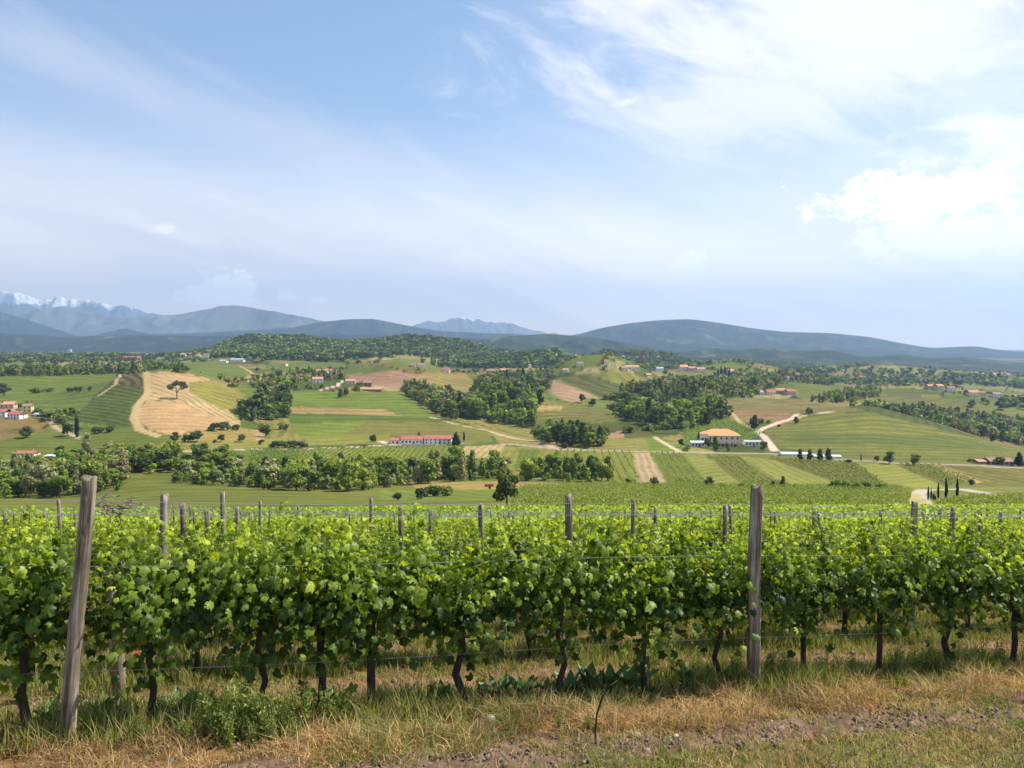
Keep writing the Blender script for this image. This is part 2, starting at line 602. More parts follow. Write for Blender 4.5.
M = {}
M['vine_leaf'] = leafmat('vine_leaf', 0.40, 0.45, 0.28, (1.9, 1.75, 0.4))
M['tree_leaf'] = leafmat('tree_leaf', 0.3, 0.6, 0.25, (1.3, 1.4, 0.7), objvar=0.22)
M['wood_leaf'] = leafmat('wood_leaf', 0.28, 0.65, 0.2, (1.3, 1.4, 0.7))
M['grass'] = leafmat('grass_blade', 0.35, 0.6, 0.25, (1.3, 1.3, 0.8))
M['bark'] = plain('bark', (0.055, 0.04, 0.03), 0.9, 0.45, 18, 0.004, stretch=(1, 1, 0.25))
M['tree_bark'] = plain('tree_bark', (0.10, 0.08, 0.06), 0.9, 0.4, 1.5, 0.05)
M['cane'] = plain('cane', (0.16, 0.11, 0.06), 0.8, 0.4, 20)
M['shoot'] = plain('shoot', (0.14, 0.17, 0.04), 0.6, 0.3, 20)
M['wire'] = plain('wire', (0.42, 0.42, 0.42), 0.45, 0.1, 30, metal=0.5)
M['dead'] = plain('dead_cane', (0.22, 0.18, 0.15), 0.9, 0.4, 30, 0.002)


def wood_post_mat():
    m, nt, N, L, out = newmat('weathered_post')
    b = N('ShaderNodeBsdfPrincipled')
    b.inputs['Roughness'].default_value = 0.9
    b.inputs['Specular IOR Level'].default_value = 0.15
    tc = N('ShaderNodeTexCoord')
    mp = N('ShaderNodeMapping')
    mp.inputs['Scale'].default_value = (34, 34, 1.6)
    L(tc.outputs['Object'], mp.inputs[0])
    n = N('ShaderNodeTexNoise')
    n.inputs['Scale'].default_value = 1.0
    n.inputs['Detail'].default_value = 8
    n.inputs['Roughness'].default_value = 0.7
    n.inputs['Distortion'].default_value = 0.6
    L(mp.outputs[0], n.inputs['Vector'])
    n2 = N('ShaderNodeTexNoise')
    n2.inputs['Scale'].default_value = 5
    n2.inputs['Detail'].default_value = 4
    L(tc.outputs['Object'], n2.inputs['Vector'])
    r = N('ShaderNodeValToRGB')
    e = r.color_ramp.elements
    e[0].position, e[0].color = 0.32, (0.05, 0.04, 0.03, 1)
    e[1].position, e[1].color = 0.66, (0.46, 0.41, 0.34, 1)
    k = e.new(0.47)
    k.color = (0.22, 0.175, 0.125, 1)
    L(n.outputs['Fac'], r.inputs[0])
    mx = N('ShaderNodeMix')
    mx.data_type = 'RGBA'
    mx.blend_type = 'MULTIPLY'
    mx.inputs[0].default_value = 0.6
    L(r.outputs[0], mx.inputs[6])
    r2 = N('ShaderNodeValToRGB')
    r2.color_ramp.elements[0].position = 0.35
    r2.color_ramp.elements[0].color = (0.35, 0.33, 0.28, 1)
    r2.color_ramp.elements[1].position = 0.6
    r2.color_ramp.elements[1].color = (1, 1, 1, 1)
    L(n2.outputs['Fac'], r2.inputs[0])
    L(r2.outputs[0], mx.inputs[7])
    L(mx.outputs[2], b.inputs['Base Color'])
    bp = N('ShaderNodeBump')
    bp.inputs['Distance'].default_value = 0.008
    L(n.outputs['Fac'], bp.inputs['Height'])
    L(bp.outputs[0], b.inputs['Normal'])
    L(b.outputs[0], out.inputs[0])
    return m


M['post'] = wood_post_mat()


def ground_mat():
    m, nt, N, L, out = newmat('ground_soil_and_fields')
    b = N('ShaderNodeBsdfPrincipled')
    b.inputs['Roughness'].default_value = 0.95
    b.inputs['Specular IOR Level'].default_value = 0.1
    geo = N('ShaderNodeNewGeometry')

    def attr(n):
        a = N('ShaderNodeAttribute')
        a.attribute_name = n
        return a.outputs['Color']
    cA, cB, row = attr('Col'), attr('Gap'), attr('Row')

    def math_(op, a, b_=None):
        n = N('ShaderNodeMath')
        n.operation = op
        for i, v in enumerate((a, b_)):
            if v is None:
                continue
            if isinstance(v, (int, float)):
                n.inputs[i].default_value = v
            else:
                L(v, n.inputs[i])
        return n.outputs[0]
    sp = N('ShaderNodeSeparateXYZ')
    L(geo.outputs['Position'], sp.inputs[0])
    sr = N('ShaderNodeSeparateColor')
    L(row, sr.inputs[0])
    ph = math_('ADD', math_('MULTIPLY', sp.outputs[0], sr.outputs[0]), math_('MULTIPLY', sp.outputs[1], sr.outputs[1]))

    def noise(scale, detail=4, rough=0.6):
        n = N('ShaderNodeTexNoise')
        n.inputs['Scale'].default_value = scale
        n.inputs['Detail'].default_value = detail
        n.inputs['Roughness'].default_value = rough
        L(geo.outputs['Position'], n.inputs['Vector'])
        return n.outputs['Fac']
    nf = noise(2.2, 9, 0.78)
    nm = noise(0.35, 5, 0.65)
    nl = noise(0.012, 4, 0.6)
    nl2 = noise(0.09, 5, 0.7)
    ph = math_('ADD', ph, math_('ADD', math_('MULTIPLY', nl, 1.6), math_('MULTIPLY', nm, 0.35)))
    w = math_('ABSOLUTE', math_('SUBTRACT', math_('FRACT', ph), 0.5))      # 0.5 at the gap
    mr = N('ShaderNodeMapRange')
    mr.interpolation_type = 'SMOOTHSTEP'
    L(math_('ADD', w, math_('MULTIPLY', math_('SUBTRACT', nm, 0.5), 0.25)), mr.inputs[0])
    mr.inputs[1].default_value = 0.16
    mr.inputs[2].default_value = 0.34
    f = math_('MULTIPLY', math_('MULTIPLY', mr.outputs[0], sr.outputs[2]), math_('MINIMUM', 1.0, math_('MAXIMUM', 0.15, math_('MULTIPLY', math_('SUBTRACT', nl2, 0.25), 2.4))))
    mx = N('ShaderNodeMix')
    mx.data_type = 'RGBA'
    L(f, mx.inputs[0])
    L(cA, mx.inputs[6])
    L(cB, mx.inputs[7])
    v = math_('MAXIMUM', 0.2, math_('SUBTRACT', math_('ADD', math_('MULTIPLY', nf, 1.2), math_('ADD', math_('MULTIPLY', nm, 1.1), math_('MULTIPLY', nl, 0.7))), 0.5))
    hs = N('ShaderNodeHueSaturation')
    L(mx.outputs[2], hs.inputs['Color'])
    L(v, hs.inputs['Value'])
    L(math_('ADD', 0.47, math_('MULTIPLY', nm, 0.06)), hs.inputs['Hue'])
    L(hs.outputs[0], b.inputs['Base Color'])
    bp = N('ShaderNodeBump')
    bp.inputs['Distance'].default_value = 0.05
    bp.inputs['Strength'].default_value = 0.7
    L(nf, bp.inputs['Height'])
    L(bp.outputs[0], b.inputs['Normal'])
    L(b.outputs[0], out.inputs[0])
    return m


M['ground'] = ground_mat()

# ------------------------------------------------------------------ fields, seen on the terrain
G_BR = C3(128, 150, 62)
G_MID = C3(100, 124, 48)
G_DK = C3(72, 98, 40)
G_YEL = C3(150, 158, 78)
G_DRY = C3(168, 160, 92)
TAN = C3(205, 176, 124)
TAN_D = C3(186, 152, 100)
ORANGE = C3(202, 158, 106)
BROWN = C3(142, 124, 74)
RED = C3(178, 120, 82)
PINK = C3(190, 150, 118)
PALE = C3(225, 214, 190, 0.75)
WOODF = C3(52, 72, 34)

# (polygon, colour, gap colour or None, two pixels along a row, row spacing in metres, vine rows as geometry?)
FIELDS = [
    # near meadow slopes below the front vineyard
    ([(-80, 512), (-80, 498), (60, 500), (120, 488), (150, 478), (240, 484), (330, 493), (420, 497), (480, 500), (560, 496), (560, 512)], C3(118, 134, 58), C3(70, 92, 38), (100, 500, 300, 496), 5.0, 0),
    ([(118, 479), (160, 473), (250, 478), (250, 486), (140, 484)], C3(116, 134, 58), C3(80, 102, 44), (120, 482, 240, 483), 5, 0),
    ([(410, 482), (505, 481), (620, 486), (620, 490), (500, 491), (415, 488)], G_DRY, None, None, 0, 0),
    ([(380, 490), (620, 489), (620, 500), (380, 500)], C3(120, 146, 58), C3(96, 118, 46), None, 0, 0),
    # vineyard on the right just below
    ([(510, 512), (520, 488), (600, 485), (900, 488), (912, 492), (908, 512)], C3(138, 156, 66), C3(120, 112, 60), (520, 504, 900, 500), 2.5, 1),
    ([(958, 512), (930, 508), (960, 500), (1110, 495), (1110, 512)], C3(140, 154, 70), C3(120, 112, 60), (960, 504, 1080, 502), 2.5, 1),
    ([(958, 498), (955, 488), (1110, 486), (1110, 500)], C3(130, 145, 62), None, None, 0, 0),
    # valley floor, left
    ([(-80, 455), (0, 452), (100, 448), (170, 452), (250, 449), (250, 462), (-80, 468)], C3(112, 136, 54), None, None, 0, 0),
    ([(0, 440), (40, 432), (130, 428), (180, 436), (172, 445), (60, 450), (0, 450)], C3(108, 130, 52), C3(92, 116, 46), (20, 440, 160, 438), 3, 0),
    ([(155, 447), (165, 441), (290, 438), (300, 446), (230, 450), (180, 452)], G_YEL, None, None, 0, 0),
    ([(250, 449), (455, 446), (462, 460), (330, 462), (250, 461)], C3(118, 142, 56), C3(150, 150, 84), (330, 460, 350, 448), 3.6, 1),
    ([(250, 449), (300, 448), (300, 460), (250, 461)], C3(98, 124, 48), None, None, 0, 0),
    ([(464, 446), (505, 445), (499, 459), (460, 457)], TAN, C3(130, 140, 66), (475, 458, 486, 447), 4.5, 0),
    ([(505, 446), (560, 449), (556, 480), (500, 478), (498, 460)], G_YEL, C3(120, 140, 60), (515, 478, 530, 450), 6, 0),
    ([(520, 449), (540, 450), (530, 472), (514, 470)], C3(112, 138, 56), None, (515, 478, 530, 450), 4, 0),
    ([(556, 450), (632, 452), (640, 485), (560, 484)], C3(124, 146, 60), C3(180, 176, 104), (600, 484, 592, 453), 4.2, 1),
    ([(632, 453), (650, 453), (669, 484), (640, 485)], C3(196, 168, 126), C3(150, 130, 84), (655, 484, 641, 454), 3.6, 0),
    ([(650, 453), (684, 454), (712, 486), (668, 486)], C3(110, 136, 52), C3(150, 148, 82), (690, 484, 667, 455), 3.4, 1),
    ([(684, 454), (706, 456), (745, 487), (712, 486)], C3(140, 154, 74), None, None, 0, 0),
    ([(706, 456), (740, 457), (790, 487), (745, 487)], C3(106, 122, 54), C3(152, 144, 84), (770, 486, 723, 457), 3.2, 1),
    ([(740, 457), (768, 458), (850, 487), (790, 487)], C3(144, 158, 76), C3(126, 146, 64), (820, 486, 754, 458), 5, 0),
    ([(768, 458), (856, 463), (890, 489), (850, 487)], C3(102, 116, 52), C3(142, 132, 78), (870, 487, 812, 461), 3.2, 1),
    ([(856, 463), (893, 464), (950, 489), (890, 489)], C3(146, 160, 72), None, None, 0, 0),
    ([(893, 464), (940, 465), (975, 482), (945, 487)], C3(108, 122, 54), C3(138, 132, 76), (955, 484, 916, 465), 3.2, 1),
    ([(940, 465), (1110, 468), (1110, 487), (975, 486)], C3(120, 132, 60), C3(140, 140, 72), (950, 470, 1020, 484), 5, 0),
    ([(932, 465), (943, 465), (982, 482), (972, 484)], TAN_D, None, None, 0, 0),
    # hill with the big green vineyard on the right
    ([(764, 431), (790, 419), (810, 414), (868, 412), (965, 435), (1020, 449), (1110, 452), (1110, 463), (900, 461), (780, 448)], C3(118, 138, 54), C3(142, 148, 74), (800, 430, 950, 434), 4.5, 0),
    ([(800, 433), (950, 436), (1018, 451), (850, 446), (780, 442)], C3(102, 126, 48), C3(124, 136, 60), (800, 440, 950, 444), 3.4, 0),
    ([(766, 421), (792, 413), (800, 416), (776, 427)], RED, None, None, 0, 0),
    ([(704, 403), (740, 398), (800, 399), (870, 411), (806, 414), (766, 420), (740, 424)], C3(138, 124, 72), C3(112, 120, 56), (720, 406, 800, 404), 4, 0),
    ([(730, 410), (792, 411), (788, 418), (752, 424)], C3(160, 126, 86), C3(130, 120, 66), (740, 414, 790, 414), 4, 0),
    ([(676, 432), (716, 420), (750, 425), (764, 433), (740, 444), (690, 442)], C3(104, 132, 50), C3(78, 104, 42), (690, 430, 740, 436), 4.5, 1),
    ([(846, 393), (880, 392), (960, 400), (1000, 410), (970, 416), (884, 402)], C3(116, 130, 62), C3(128, 126, 68), (860, 396, 940, 402), 5, 0),
    # centre: slope behind the long white villa
    ([(288, 391), (400, 391), (432, 408), (440, 418), (300, 414), (290, 410)], C3(116, 144, 54), C3(86, 114, 46), (300, 398, 400, 399), 5.5, 0),
    ([(288, 407), (384, 409), (402, 416), (380, 415), (290, 413)], TAN_D, C3(120, 132, 64), (300, 410, 380, 411), 5, 0),
    ([(288, 414), (380, 415), (430, 417), (455, 424), (370, 425), (290, 424)], C3(96, 126, 46), C3(112, 138, 56), (300, 418, 400, 418), 6, 0),
    ([(288, 424), (366, 421), (368, 434), (330, 440), (300, 436)], C3(126, 150, 58), None, None, 0, 0),
    ([(366, 421), (460, 423), (492, 432), (492, 442), (455, 443), (390, 436), (340, 438)], C3(128, 134, 66), C3(112, 128, 56), (380, 428, 470, 433), 5, 0),
    ([(310, 438), (390, 434), (390, 444), (300, 446)], C3(140, 152, 70), None, None, 0, 0),
    ([(450, 418), (470, 416), (560, 436), (556, 448), (500, 444), (490, 432)], C3(150, 152, 84), C3(128, 142, 66), (455, 420, 540, 440), 9, 0),
    ([(533, 404), (545, 400), (600, 408), (625, 420), (600, 424), (540, 420)], C3(116, 132, 58), C3(150, 146, 84), (540, 412, 600, 413), 6, 0),
    ([(535, 406), (562, 406), (562, 410), (536, 411)], TAN_D, None, None, 0, 0),
    ([(606, 433), (622, 431), (625, 437), (608, 438)], PINK, None, None, 0, 0),
    ([(624, 437), (641, 429), (660, 437)], C3(104, 112, 54), C3(80, 96, 44), (630, 434, 650, 434), 4, 0),
    ([(606, 438), (645, 438), (650, 451), (604, 450)], C3(142, 150, 74), None, None, 0, 0),
    ([(645, 438), (660, 438), (676, 451), (650, 451)], C3(116, 148, 54), None, None, 0, 0),
    ([(655, 440), (672, 436), (690, 450), (680, 451)], C3(120, 150, 58), None, None, 0, 0),
    ([(662, 437), (682, 434), (684, 442), (668, 440)], C3(156, 150, 92), None, None, 0, 0),
    # centre hills higher up
    ([(540, 385), (552, 380), (586, 392), (600, 399), (584, 402), (562, 400)], C3(190, 152, 118), C3(160, 130, 96), (560, 392, 590, 398), 4, 0),
    ([(552, 380), (590, 372), (630, 371), (656, 386), (654, 393), (600, 398), (586, 392)], C3(130, 142, 66), C3(108, 124, 54), (590, 376, 640, 392), 5, 0),
    ([(556, 378), (590, 374), (640, 392), (600, 397)], C3(92, 112, 48), C3(124, 124, 66), (560, 380, 620, 394), 5, 0),
    ([(580, 398), (640, 402), (636, 408), (590, 408)], C3(118, 140, 60), None, None, 0, 0),
    ([(270, 362), (345, 362), (345, 368), (300, 372), (265, 368)], C3(112, 132, 58), None, None, 0, 0),
    ([(345, 375), (400, 371), (428, 376), (440, 390), (400, 390), (352, 380)], C3(180, 140, 108), C3(150, 112, 84), (350, 376, 420, 384), 5, 0),
    ([(420, 372), (468, 376), (475, 384), (462, 396), (446, 394), (432, 384)], C3(152, 148, 86), C3(120, 130, 64), (425, 374, 465, 384), 5, 0),
    ([(465, 373), (510, 376), (500, 384), (476, 384)], C3(104, 120, 56), None, None, 0, 0),
    # left: tan hill and the green vineyards beside it
    ([(-80, 412), (-80, 376), (60, 374), (116, 374), (120, 384), (94, 398), (84, 408), (50, 416), (20, 400), (0, 400)], C3(112, 140, 54), C3(128, 148, 68), (0, 392, 80, 388), 6, 0),
    ([(120, 374), (148, 373), (144, 390), (140, 396), (130, 408), (135, 426), (118, 427), (60, 420), (84, 408), (94, 396)], C3(76, 104, 42), C3(122, 130, 62), (90, 396, 138, 402), 7, 0),
    ([(120, 373), (148, 372), (142, 388), (116, 386)], C3(84, 92, 46), C3(158, 136, 90), (118, 376, 144, 379), 7, 0),
    ([(146, 373), (166, 371), (190, 374), (213, 380), (208, 390), (240, 422), (238, 428), (190, 430), (178, 437), (150, 430), (139, 420), (138, 410), (147, 402), (144, 394)], C3(206, 168, 118), C3(190, 148, 98), (150, 412, 220, 416), 8, 0),
    ([(148, 374), (180, 374), (186, 392), (200, 394), (180, 404), (148, 402), (146, 390)], C3(206, 172, 122), C3(150, 132, 84), (150, 380, 180, 390), 9, 0),
    ([(182, 392), (200, 392), (240, 420), (240, 427), (228, 422), (184, 406)], C3(204, 176, 124), C3(132, 116, 66), (190, 396, 234, 424), 5.5, 0),
    ([(188, 382), (214, 380), (228, 386), (246, 394), (236, 408), (222, 410), (190, 392)], C3(152, 156, 78), C3(112, 122, 56), (190, 386, 240, 400), 7, 0),
    ([(178, 363), (222, 362), (250, 370), (244, 380), (216, 380), (192, 374)], C3(112, 136, 56), C3(96, 120, 50), (190, 368, 240, 372), 8, 0),
    ([(228, 384), (262, 382), (270, 390), (248, 394)], C3(106, 130, 52), None, None, 0, 0),
    ([(190, 430), (240, 428), (262, 432), (262, 440), (180, 442)], C3(158, 150, 86), C3(140, 144, 74), None, 0, 0),
    ([(252, 430), (262, 428), (264, 440), (256, 442)], C3(192, 160, 112), None, None, 0, 0),
    ([(0, 363), (110, 361), (110, 367), (60, 368), (0, 369)], C3(134, 150, 76), None, None, 0, 0),
    ([(60, 361), (140, 360), (140, 364), (60, 365)], C3(164, 156, 100), None, None, 0, 0),
    ([(205, 352), (240, 343), (256, 346), (256, 356), (215, 362)], C3(122, 138, 66), None, None, 0, 0),
    ([(-80, 355), (60, 347), (110, 349), (100, 353), (0, 360)], C3(132, 134, 90), None, None, 0, 0),
    ([(310, 339), (345, 339), (335, 345), (300, 344)], C3(138, 148, 84), None, None, 0, 0),
    ([(376, 361), (400, 358), (440, 364), (450, 372), (400, 368)], C3(118, 138, 66), None, None, 0, 0),
    # right: terraces and slopes further up
    ([(790, 380), (840, 384), (850, 390), (812, 400), (800, 396)], C3(110, 128, 56), C3(88, 108, 48), (800, 386, 840, 394), 8, 0),
    ([(840, 391), (900, 388), (960, 392), (920, 396)], C3(104, 124, 54), C3(120, 130, 64), (850, 391, 940, 393), 8, 0),
    ([(962, 402), (1000, 400), (1024, 412), (1024, 416), (986, 412)], C3(120, 138, 60), None, None, 0, 0),
    ([(920, 380), (950, 374), (985, 384), (975, 390)], C3(128, 138, 74), None, None, 0, 0),
    ([(975, 378), (1024, 378), (1024, 385), (990, 384)], C3(120, 134, 72), None, None, 0, 0),
]
# pale tracks and roads: (points, half width in metres, colour)
ROADS = [
    ([(148, 445), (156, 448), (164, 453), (175, 452), (200, 451), (260, 449), (330, 448), (392, 445)], 1.8, C3(215, 210, 190)),
    ([(505, 444), (530, 446), (560, 449), (620, 451), (700, 453), (760, 453), (850, 460), (900, 463), (960, 465), (1040, 468)], 2.6, C3(180, 178, 170)),
    ([(430, 417), (455, 424), (490, 431), (530, 440), (556, 448)], 2.2, C3(200, 192, 160)),
    ([(655, 437), (666, 444), (680, 452)], 1.4, C3(215, 208, 180)),
    ([(775, 451), (770, 444), (764, 436), (757, 432), (764, 428), (780, 422), (792, 419), (797, 414)], 2.4, C3(228, 220, 205)),
    ([(797, 418), (812, 413), (840, 412), (868, 411)], 1.8, C3(215, 205, 170)),
    ([(715, 402), (730, 411), (742, 424), (757, 430)], 1.6, TAN),
    ([(640, 384), (654, 394)], 1.2, TAN),
    ([(0, 403), (20, 416), (48, 418), (56, 428), (80, 438)], 1.6, C3(190, 186, 160)),
    ([(98, 396), (116, 384), (120, 374)], 1.6, TAN),
    ([(146, 372), (148, 392), (138, 405), (134, 418), (140, 430), (158, 436)], 3.0, TAN),
    ([(320, 390), (338, 386), (342, 380)], 1.8, C3(222, 216, 200)),
    ([(400, 391), (420, 404), (440, 416)], 1.6, C3(170, 160, 124)),
    ([(380, 441), (392, 445), (460, 444), (505, 444)], 2.0, C3(225, 220, 205)),
    ([(1024, 497), (960, 489), (925, 490), (916, 494), (918, 502), (925, 514)], 2.6, C3(205, 190, 170)),
    ([(905, 514), (912, 502), (908, 494)], 3.0, C3(190, 172, 110)),
    ([(240, 366), (256, 376), (262, 380)], 2.0, TAN),
    ([(0, 462), (60, 456), (100, 455)], 1.8, C3(200, 196, 180)),
    ([(455, 418), (500, 430), (560, 440)], 1.0, C3(96, 112, 60)),
]

ROW_Y0, ROW_K, ROW_S = 6.57, 0.30, 2.1       # vine row n: y = ROW_Y0 + ROW_K x + n ROW_S


def row_d(x, y):
    return y - ROW_Y0 - ROW_K * x


def seg_dist(x, y, a, b):
    ax, ay, bx, by = a[0], a[1], b[0], b[1]
    dx, dy = bx - ax, by - ay
    u = np.clip(((x - ax) * dx + (y - ay) * dy) / (dx * dx + dy * dy + 1e-9), 0, 1)
    return np.hypot(x - ax - u * dx, y - ay - u * dy)


def row_vec(seg, sp):
    a, b = hit(seg[0], seg[1]), hit(seg[2], seg[3])
    d = Vector((b.x - a.x, b.y - a.y)).normalized()
    return np.array([-d.y / sp, d.x / sp]), d


def build_ground():
    t1 = np.linspace(-0.72, 0.72, 800)
    side = 0.72 + np.cumsum(np.linspace(0.004, 0.06, 30))
    ts = np.concatenate([-side[::-1], t1, side])
    Yn = np.concatenate([np.linspace(-40, 1.5, 18)[:-1], np.exp(np.linspace(math.log(1.5), math.log(30), 200))[:-1],
                         np.exp(np.linspace(math.log(30), math.log(20000), 560))])
    T, Y = np.meshgrid(ts, Yn)
    W = np.sqrt(np.maximum(Y, 0) ** 2 + 36 * np.exp(-np.maximum(Y, 0) / 6))
    W = np.maximum(W, np.abs(np.minimum(Y, 0)) * .8 + 6 * (Y < 0))
    X = T * W
    Z = H(X, Y)
    d = row_d(X, Y)
    nearm = Y < 40
    # clods and small relief close by
    rel = (fbm(X * 3.2, Y * 3.2, 4, 3) - .5) * .09 + (fbm(X * 14, Y * 14, 3, 9) - .5) * .045
    rel = rel + (fbm(X * 9, Y * 9, 4, 15, .7) - .5) * .09 * smooth01(-d, 1.0, 1.25) * (1 - smooth01(-d, 1.8, 2.1))
    Z = Z + rel * nearm * smooth01(40 - Y, 0, 20)
    px, py = project(X, np.maximum(Y, 0.5), Z)
    nL = fbm(X / 90, Y / 90, 4, 21)[..., None]
    nM = fbm(X / 14, Y / 14, 4, 22)[..., None]
    base = C3(96, 118, 50) * (1 - nL) + C3(132, 142, 70) * nL
    fw = smooth01(nL, .45, .6)
    hill = smooth01(Y, 1100, 1900)[..., None]
    patch = np.where(fbm(X / 160, Y / 110, 3, 31)[..., None] > .52, WOODF, C3(118, 130, 66))
    base = base * (1 - hill) + patch * hill
    A = base.copy()
    B = base * .85
    R = np.zeros(A.shape)
    pal = [C3(108, 132, 54), C3(128, 146, 66), C3(96, 116, 48), C3(146, 150, 80), C3(86, 104, 44), C3(118, 138, 58), C3(170, 156, 104), C3(136, 126, 76), C3(104, 122, 56)]
    for cell, ya, yb in ((95.0, 480, 1700), (170.0, 1700, 9000)):
        sel = (Y > ya) & (Y <= yb)
        xs_, ys_ = X[sel] / cell + .15 * fbm(X[sel] / 60, Y[sel] / 60, 2, 90), Y[sel] / (cell * 1.25)
        bd = np.full(xs_.shape, 9.0)
        bd2 = np.full(xs_.shape, 9.0)
        bi = np.zeros(xs_.shape)
        for ox in (-1, 0, 1):
            for oy in (-1, 0, 1):
                cx_, cy_ = np.floor(xs_) + ox, np.floor(ys_) + oy
                sx_, sy_ = cx_ + _hash(cx_, cy_, 61), cy_ + _hash(cx_, cy_, 62)
                dd_ = np.maximum(np.abs(xs_ - sx_), np.abs(ys_ - sy_)) * .7 + .3 * np.hypot(xs_ - sx_, ys_ - sy_)
                hid = _hash(cx_, cy_, 63)
                cl = dd_ < bd
                bd2 = np.where(cl, bd, np.minimum(bd2, dd_))
                bi = np.where(cl, hid, bi)
                bd = np.where(cl, dd_, bd)
        ci = (bi * 997).astype(int) % len(pal)
        pc = np.array(pal)[ci]
        nm_ = nM[sel]
        edge = smooth01(bd2 - bd, .0, .05)[:, None]
        wood = smooth01(fbm(X[sel] / 300, Y[sel] / 240, 3, 77), .55, .6)[:, None] * (ya > 1000)
        pc = pc * (.8 + .4 * nm_)
        pc = (WOODF * (1 - edge) + pc * edge)
        A[sel] = pc * (1 - wood) + WOODF * wood
        B[sel] = A[sel] * np.array([.45, .56, .5]) * (1 - wood) + WOODF * wood
        an = (bi * 7919 % 1) * .8 - .4 + np.where((bi * 131 % 1) > .75, 1.4, 0)
        sp_ = np.maximum(5.0, Y[sel] / 75)
        R[sel] = np.stack([np.sin(an) / sp_, np.cos(an) / sp_, np.where((bi * 577 % 1) > .15, .85, 0)], -1) * (1 - .0 * wood)
    for poly, ca, cb, seg, sp, geo in FIELDS:
        xs, ys = [p[0] for p in poly], [p[1] for p in poly]
        mean_y = sum(ys) / len(ys)
        box = (px > min(xs) - 1) & (px < max(xs) + 1) & (py > min(ys) - 1) & (py < max(ys) + 1) & (Y > 60)
        if not box.any():
            continue
        k = np.zeros(box.shape, bool)
        wob = (vn(X[box] / 9, Y[box] / 9, 4) - .5) * 1.2
        k[box] = inpoly(px[box] + wob, py[box] + wob * .4, poly)
        A[k] = ca * (0.82 + .36 * nM[k])
        B[k] = (cb if cb is not None else ca) * (0.82 + .36 * nM[k])
        if seg is None:
            mx_, my_ = sum(xs) / len(xs), sum(ys) / len(ys)
            sl = math.sin(mx_ * .37 + my_) * .12
            seg, sp = (mx_ - 12, my_ - 12 * sl, mx_ + 12, my_ + 12 * sl), 3.0
        if cb is None:
            cb = ca * np.array([.62, .74, .66])
            B[k] = cb * (0.82 + .36 * nM[k])
        v, dv = row_vec(seg, sp)
        if not geo:
            m0 = hit((seg[0] + seg[2]) / 2, (seg[1] + seg[3]) / 2)
            pv0 = Vector((-dv.y, dv.x))
            q0 = project(m0.x, m0.y, m0.z)
            while sp < 22:
                z1_ = Hs(m0.x + pv0.x * sp, m0.y + pv0.y * sp)
                q1 = project(m0.x + pv0.x * sp, m0.y + pv0.y * sp, z1_)
                aa = Vector((seg[2] - seg[0], seg[3] - seg[1])).normalized()
                if abs((q1[0] - q0[0]) * aa.y - (q1[1] - q0[1]) * aa.x) > 3.0:
                    break
                sp *= 1.15
            v, _ = row_vec(seg, sp)
            if cb.sum() > ca.sum() * .95:
                A[k] *= .74
                B[k] *= 1.08
            else:
                B[k] *= .8
        R[k] = (v[0], v[1], 0.55 if geo else (0.6 if mean_y > 478 else 0.72))
    for pts, hw, col in ROADS:
        P = [hit(*p) for p in pts]
        for a, b in zip(P[:-1], P[1:]):
            m = (X > min(a.x, b.x) - 12) & (X < max(a.x, b.x) + 12) & (Y > min(a.y, b.y) - 12) & (Y < max(a.y, b.y) + 12)
            dd = seg_dist(X[m], Y[m], a, b)
            w = np.clip((hw + 1.0 - dd) / 1.4, 0, 1)[:, None]
            A[m] = A[m] * (1 - w) + col * w
            B[m] = B[m] * (1 - w) + col * w
    # the front vineyard floor: straw, bare soil, grass
    fr = smooth01(110 - Y, 0, 20)[..., None]
    ph = (np.mod(d / ROW_S + .5, 1) - .5)[..., None] * ROW_S
    n1 = fbm(X * 1.3, Y * 1.3, 4, 41)[..., None]
    n2 = fbm(X * 5, Y * 5, 3, 42)[..., None]
    n3 = fbm(X * 16, Y * 16, 3, 43)[..., None]
    soil = CN(158, 130, 108, .66) * (.65 + .7 * n3)
    straw = CN(158, 118, 76, .62) * (.6 + .8 * n3)
    grs = CN(104, 112, 56, .6)
    alley = soil * (1 - n1) + straw * n1
    under = grs * (1 - n2) + straw * .7 * n2
    wv = smooth01(np.abs(ph), .55, .9)
    c = under * (1 - wv) + alley * wv
    # the headland in front of the first row
    dd = d[..., None] + (n1 - .5) * .5
    front = straw * smooth01(n2, .2, .6) + CN(104, 80, 60, .6) * (1 - smooth01(n2, .2, .6))
    front = np.where(dd < -1.15, CN(146, 120, 98, .62) * (.45 + 1.1 * n3), front)
    front = np.where(dd < -1.75, CN(132, 126, 76, .6) * (.6 + .8 * n3), front)
    wf = smooth01(-dd, .05, .35)
    c = c * (1 - wf) + front * wf
    A = A * (1 - fr) + c * fr
    B = B * (1 - fr) + c * fr
    R = R * (1 - (fr > .1))
    h, w = X.shape
    V = np.stack([X, Y, Z], -1).reshape(-1, 3)
    i = np.arange(h * w).reshape(h, w)
    Fq = np.stack([i[:-1, :-1], i[:-1, 1:], i[1:, 1:], i[1:, :-1]], -1).reshape(-1, 4)
    me = npmesh('ground', V, Fq, M['ground'], A.reshape(-1, 3), smooth=True)
    put(me, 'Gap', B.reshape(-1, 3))
    put(me, 'Row', R.reshape(-1, 3))
    tag(link('ground', me), kind='structure', label='farmland ground of the vineyard slope, valley fields and tracks')
    return float(Z.min())


ZMIN = build_ground()


